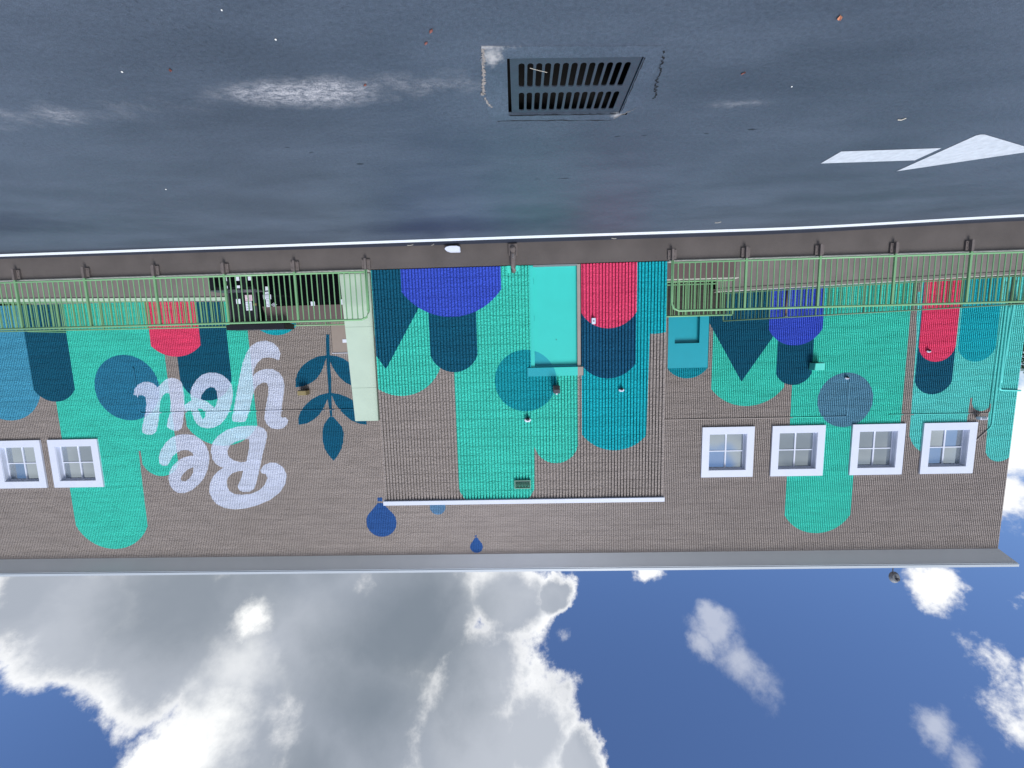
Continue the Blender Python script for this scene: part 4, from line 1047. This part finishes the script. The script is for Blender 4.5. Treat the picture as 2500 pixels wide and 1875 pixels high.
for i in range(len(mb.c)): mb.c[i] = COL['turq']
mb.build('collar_patch', M['flat'], t, fix=False)

# ---------------------------------------------------------------- railings
unit_bar = {}
def railing(label, Y, posts, zb, ztp, bars=12, r=.0115, bracket=None, ends=(False, False), front=False, m='green', x0=None, x1=None, stringer=.045):
    """posts left to right; zb/ztp give the heights of the lower and the upper rail at x"""
    a, b = (x0 if x0 is not None else posts[0]), (x1 if x1 is not None else posts[-1])
    t = thing('railing', label, 'railing', ((a + b) / 2, Y, zb((a + b) / 2)))
    RR = .15
    P = []
    if ends[0]: P += [(a, Y, zb(a)), (a, Y, ztp(a) - RR), (a + RR * .3, Y, ztp(a) - RR * .3), (a + RR, Y, ztp(a))]
    else: P += [(a, Y, ztp(a))]
    if ends[1]: P += [(b - RR, Y, ztp(b)), (b - RR * .3, Y, ztp(b) - RR * .3), (b, Y, ztp(b) - RR), (b, Y, zb(b))]
    else: P += [(b, Y, ztp(b))]
    mb = MB(); mb.tube(P, .0225, 10); mb.build('top_rail', M[m], t, smooth=True)
    mb = MB(); mb.tube([(a, Y, zb(a) + stringer), (b, Y, zb(b) + stringer)], .02, 10); mb.build('bottom_rail', M[m], t, smooth=True)
    for x in posts:
        if (ends[0] and abs(x - a) < .01) or (ends[1] and abs(x - b) < .01): w_ = .024
        else: w_ = .020
        pz0 = zb(x) - (.0 if not front else -.008)
        mb = MB().box(x - w_, x + w_, Y - .018, Y + .018, pz0, ztp(x) - .02 - (RR if (ends[0] and abs(x - a) < .01) or (ends[1] and abs(x - b) < .01) else 0)); p = mb.build('post', M[m], t)
        if front:
            q = MB(); q.box(x - .022, x + .022, Y - .024, Y + .024, .235, PT + .003); q.box(x - .085, x + .085, Y + .026, FY - .001, .25, .43); 
            br = q.build('bracket', M['brk'], p)
            q = MB()
            for dx in (-.055, .055):
                for dz in (.29, .385): MB().tube([(x + dx, Y + .027, dz), (x + dx, Y + .016, dz)], .010, 6).build('bolt', M['brk'], p)
    # thin upright bars share one mesh when they are alike
    for pa, pb in zip(posts, posts[1:]):
        for k in range(1, bars + 1):
            x = pa + (pb - pa) * k / (bars + 1)
            if not (min(a, b) < x < max(a, b)): continue
            h = ztp(x) - zb(x) - stringer - .02
            key = (round(h, 2), m, r)
            if key not in unit_bar:
                q = MB(); q.tube([(0, 0, -h / 2), (0, 0, h / 2)], r, 6); unit_bar[key] = q.mesh('baluster', M[m])
            link('baluster', unit_bar[key], t, Vector((x, Y, zb(x) + stringer + h / 2)))
    return t
railing('long front green railing on the platform edge at the lettering side of the block', 8.06, [3.16, 4.65, 6.135, 7.62, 9.12, 10.63, 12.13], lambda x: PT + .0, lambda x: 1.47, ends=(True, False), front=True)
railing('long front green railing on the platform edge at the windowed side with the stairwell', 8.06, [-11.87, -10.40, -8.94, -7.482, -6.015, -4.56, -3.095], lambda x: PT + .0, lambda x: 1.462, ends=(False, True), front=True)
railing('rear green railing on the pale kerb behind the lettering side', 12.65, [3.4, 4.9, 6.4, 7.9, 9.4, 10.9, 12.4, 13.9, 15.4, 16.9, 18.4], lambda x: wz(x), lambda x: 1.335 - max(0, x - 11) * .012, bars=12, r=.010)
railing('rear green railing along the sloping ramp kerb before the violet half round', 12.65, [-16.9, -15.4, -13.9, -12.4, -10.9, -9.4, -7.95, -6.5], lambda x: rz(x), lambda x: 1.50 + (x + 7.4) * .031, bars=12, m='green_shade', r=.010)
railing('short green railing guarding the top of the stairwell', 11.36, [-6.09, -4.56, -3.06], lambda x: .385, lambda x: 1.405, bars=12)
# handrail going down along the stairs
railing('inner green railing down in the stairwell in front of the dark wall', 12.2, [-6.05, -5.1, -4.1, -3.1], lambda x: .36, lambda x: 1.35, bars=4)
t = thing('railing', 'short green return railing seen end on where the ramp starts at the frame edge', 'railing', (16.6, 13.2, .3))
mb = MB(); mb.tube([(16.6, 12.7, 1.27), (16.6, 13.8, 1.27)], .0225, 8); mb.build('top_rail', M['green'], t)
for k in range(8):
    mb = MB(); mb.tube([(16.6, 12.75 + k * .14, .28), (16.6, 12.75 + k * .14, 1.26)], .0115, 6); mb.build('baluster', M['green'], t)
# red brown standpipe behind the ramp railing
t = thing('standpipe', 'short red brown standpipe with a white cap at the ramp railing', 'pipe', (-8.55, 12.8, .5))
mb = MB(); mb.tube([(-8.55, 12.75, .5), (-8.55, 12.75, 1.42)], .035, 10); mb.build('pipe_body', M['rust'], t, smooth=True)
mb = MB(); mb.tube([(-8.55, 12.75, 1.42), (-8.55, 12.75, 1.47)], .045, 10); mb.build('cap', M['white'], t)

# dish on a mast above the roof
mat('grey dish', (120, 124, 130), .6)
t = thing('roof_antenna', 'small grey dish on a thin mast standing on the roof behind the coping', 'antenna', (-21.8, 22, 10.4))
mb = MB(); mb.tube([(-15.9, 16.1, 10.1), (-15.98, 16.1, 12.75)], .02, 6); mb.build('mast', M['darkmetal'], t)
mb = MB(); mb.tube([(-16.05, 16.1, 12.66), (-16.05, 16.0, 12.63)], [.24, .16], 16); mb.build('dish', bpy.data.materials['grey dish'], t)
bx(-16.09, -15.99, 15.88, 15.97, 12.62, 12.70).build('receiver', M['darkmetal'], t)
bpy.data.objects['roof_antenna'].location = (-15.9, 16.1, 10.1)
for ch_ in bpy.data.objects['roof_antenna'].children: ch_.location = WL[ch_] - Vector((-15.9, 16.1, 10.1))

# a dark tree shows at the very edge beyond the building corner
tr = thing('broadleaf_tree', 'dark green tree showing past the building corner at the frame edge', 'tree', (-33.5, 26, 0))
mb = MB(); mb.tube([(-33.5, 26, 0), (-33.4, 26, 1.6), (-33.5, 26.1, 3.2), (-33.3, 26, 4.6)], [.22, .17, .12, .05], 9)
for k in range(6):
    a = k * 1.05; mb.tube([(-33.45, 26, 1.8 + k * .35), (-33.45 + math.cos(a) * 1.3, 26 + math.sin(a) * 1.3, 3.0 + k * .3)], [.06, .02], 6)
mb.build('trunk', M['bark'], tr)
lf = MB()
for k in range(5200):
    c_ = rnd.choice([(0, 0, 3.6, 1.5), (1.1, .3, 3.0, 1.1), (-.9, -.4, 3.2, 1.2), (.4, -.8, 4.3, .9), (-.3, .7, 2.5, 1.0), (1.6, -.3, 2.3, .8)])
    v = Vector((rnd.gauss(0, 1), rnd.gauss(0, 1), rnd.gauss(0, 1))).normalized() * c_[3] * rnd.uniform(.55, 1.05)
    p = Vector((-33.5 + c_[0], 26 + c_[1], c_[2])) + v
    a = Vector((rnd.gauss(0, 1), rnd.gauss(0, 1), rnd.gauss(0, 1))).normalized(); b = a.orthogonal().normalized(); s_ = rnd.uniform(.05, .11)
    lf.quad([p - a * s_, p - b * s_ * .5, p + a * s_, p + b * s_ * .5])
lf.build('crown', M['foliage'], tr, fix=False)

# alike things share a group
GR = dict(notice='notices stuck on the sunken entrance', storage_bin='black bins in the sunken entrance', twig='dry twigs on the asphalt', pebble='white pebbles on the asphalt',
          dry_leaf='dry leaves on the asphalt', railing='green railings', security_camera='security cameras on the walls', conduit_pipe='pipes on the painted wall', wall_lamp='wall lamps')
for o in bpy.data.objects:
    if o.parent is None and o.name.split('.')[0] in GR: o['group'] = GR[o.name.split('.')[0]]
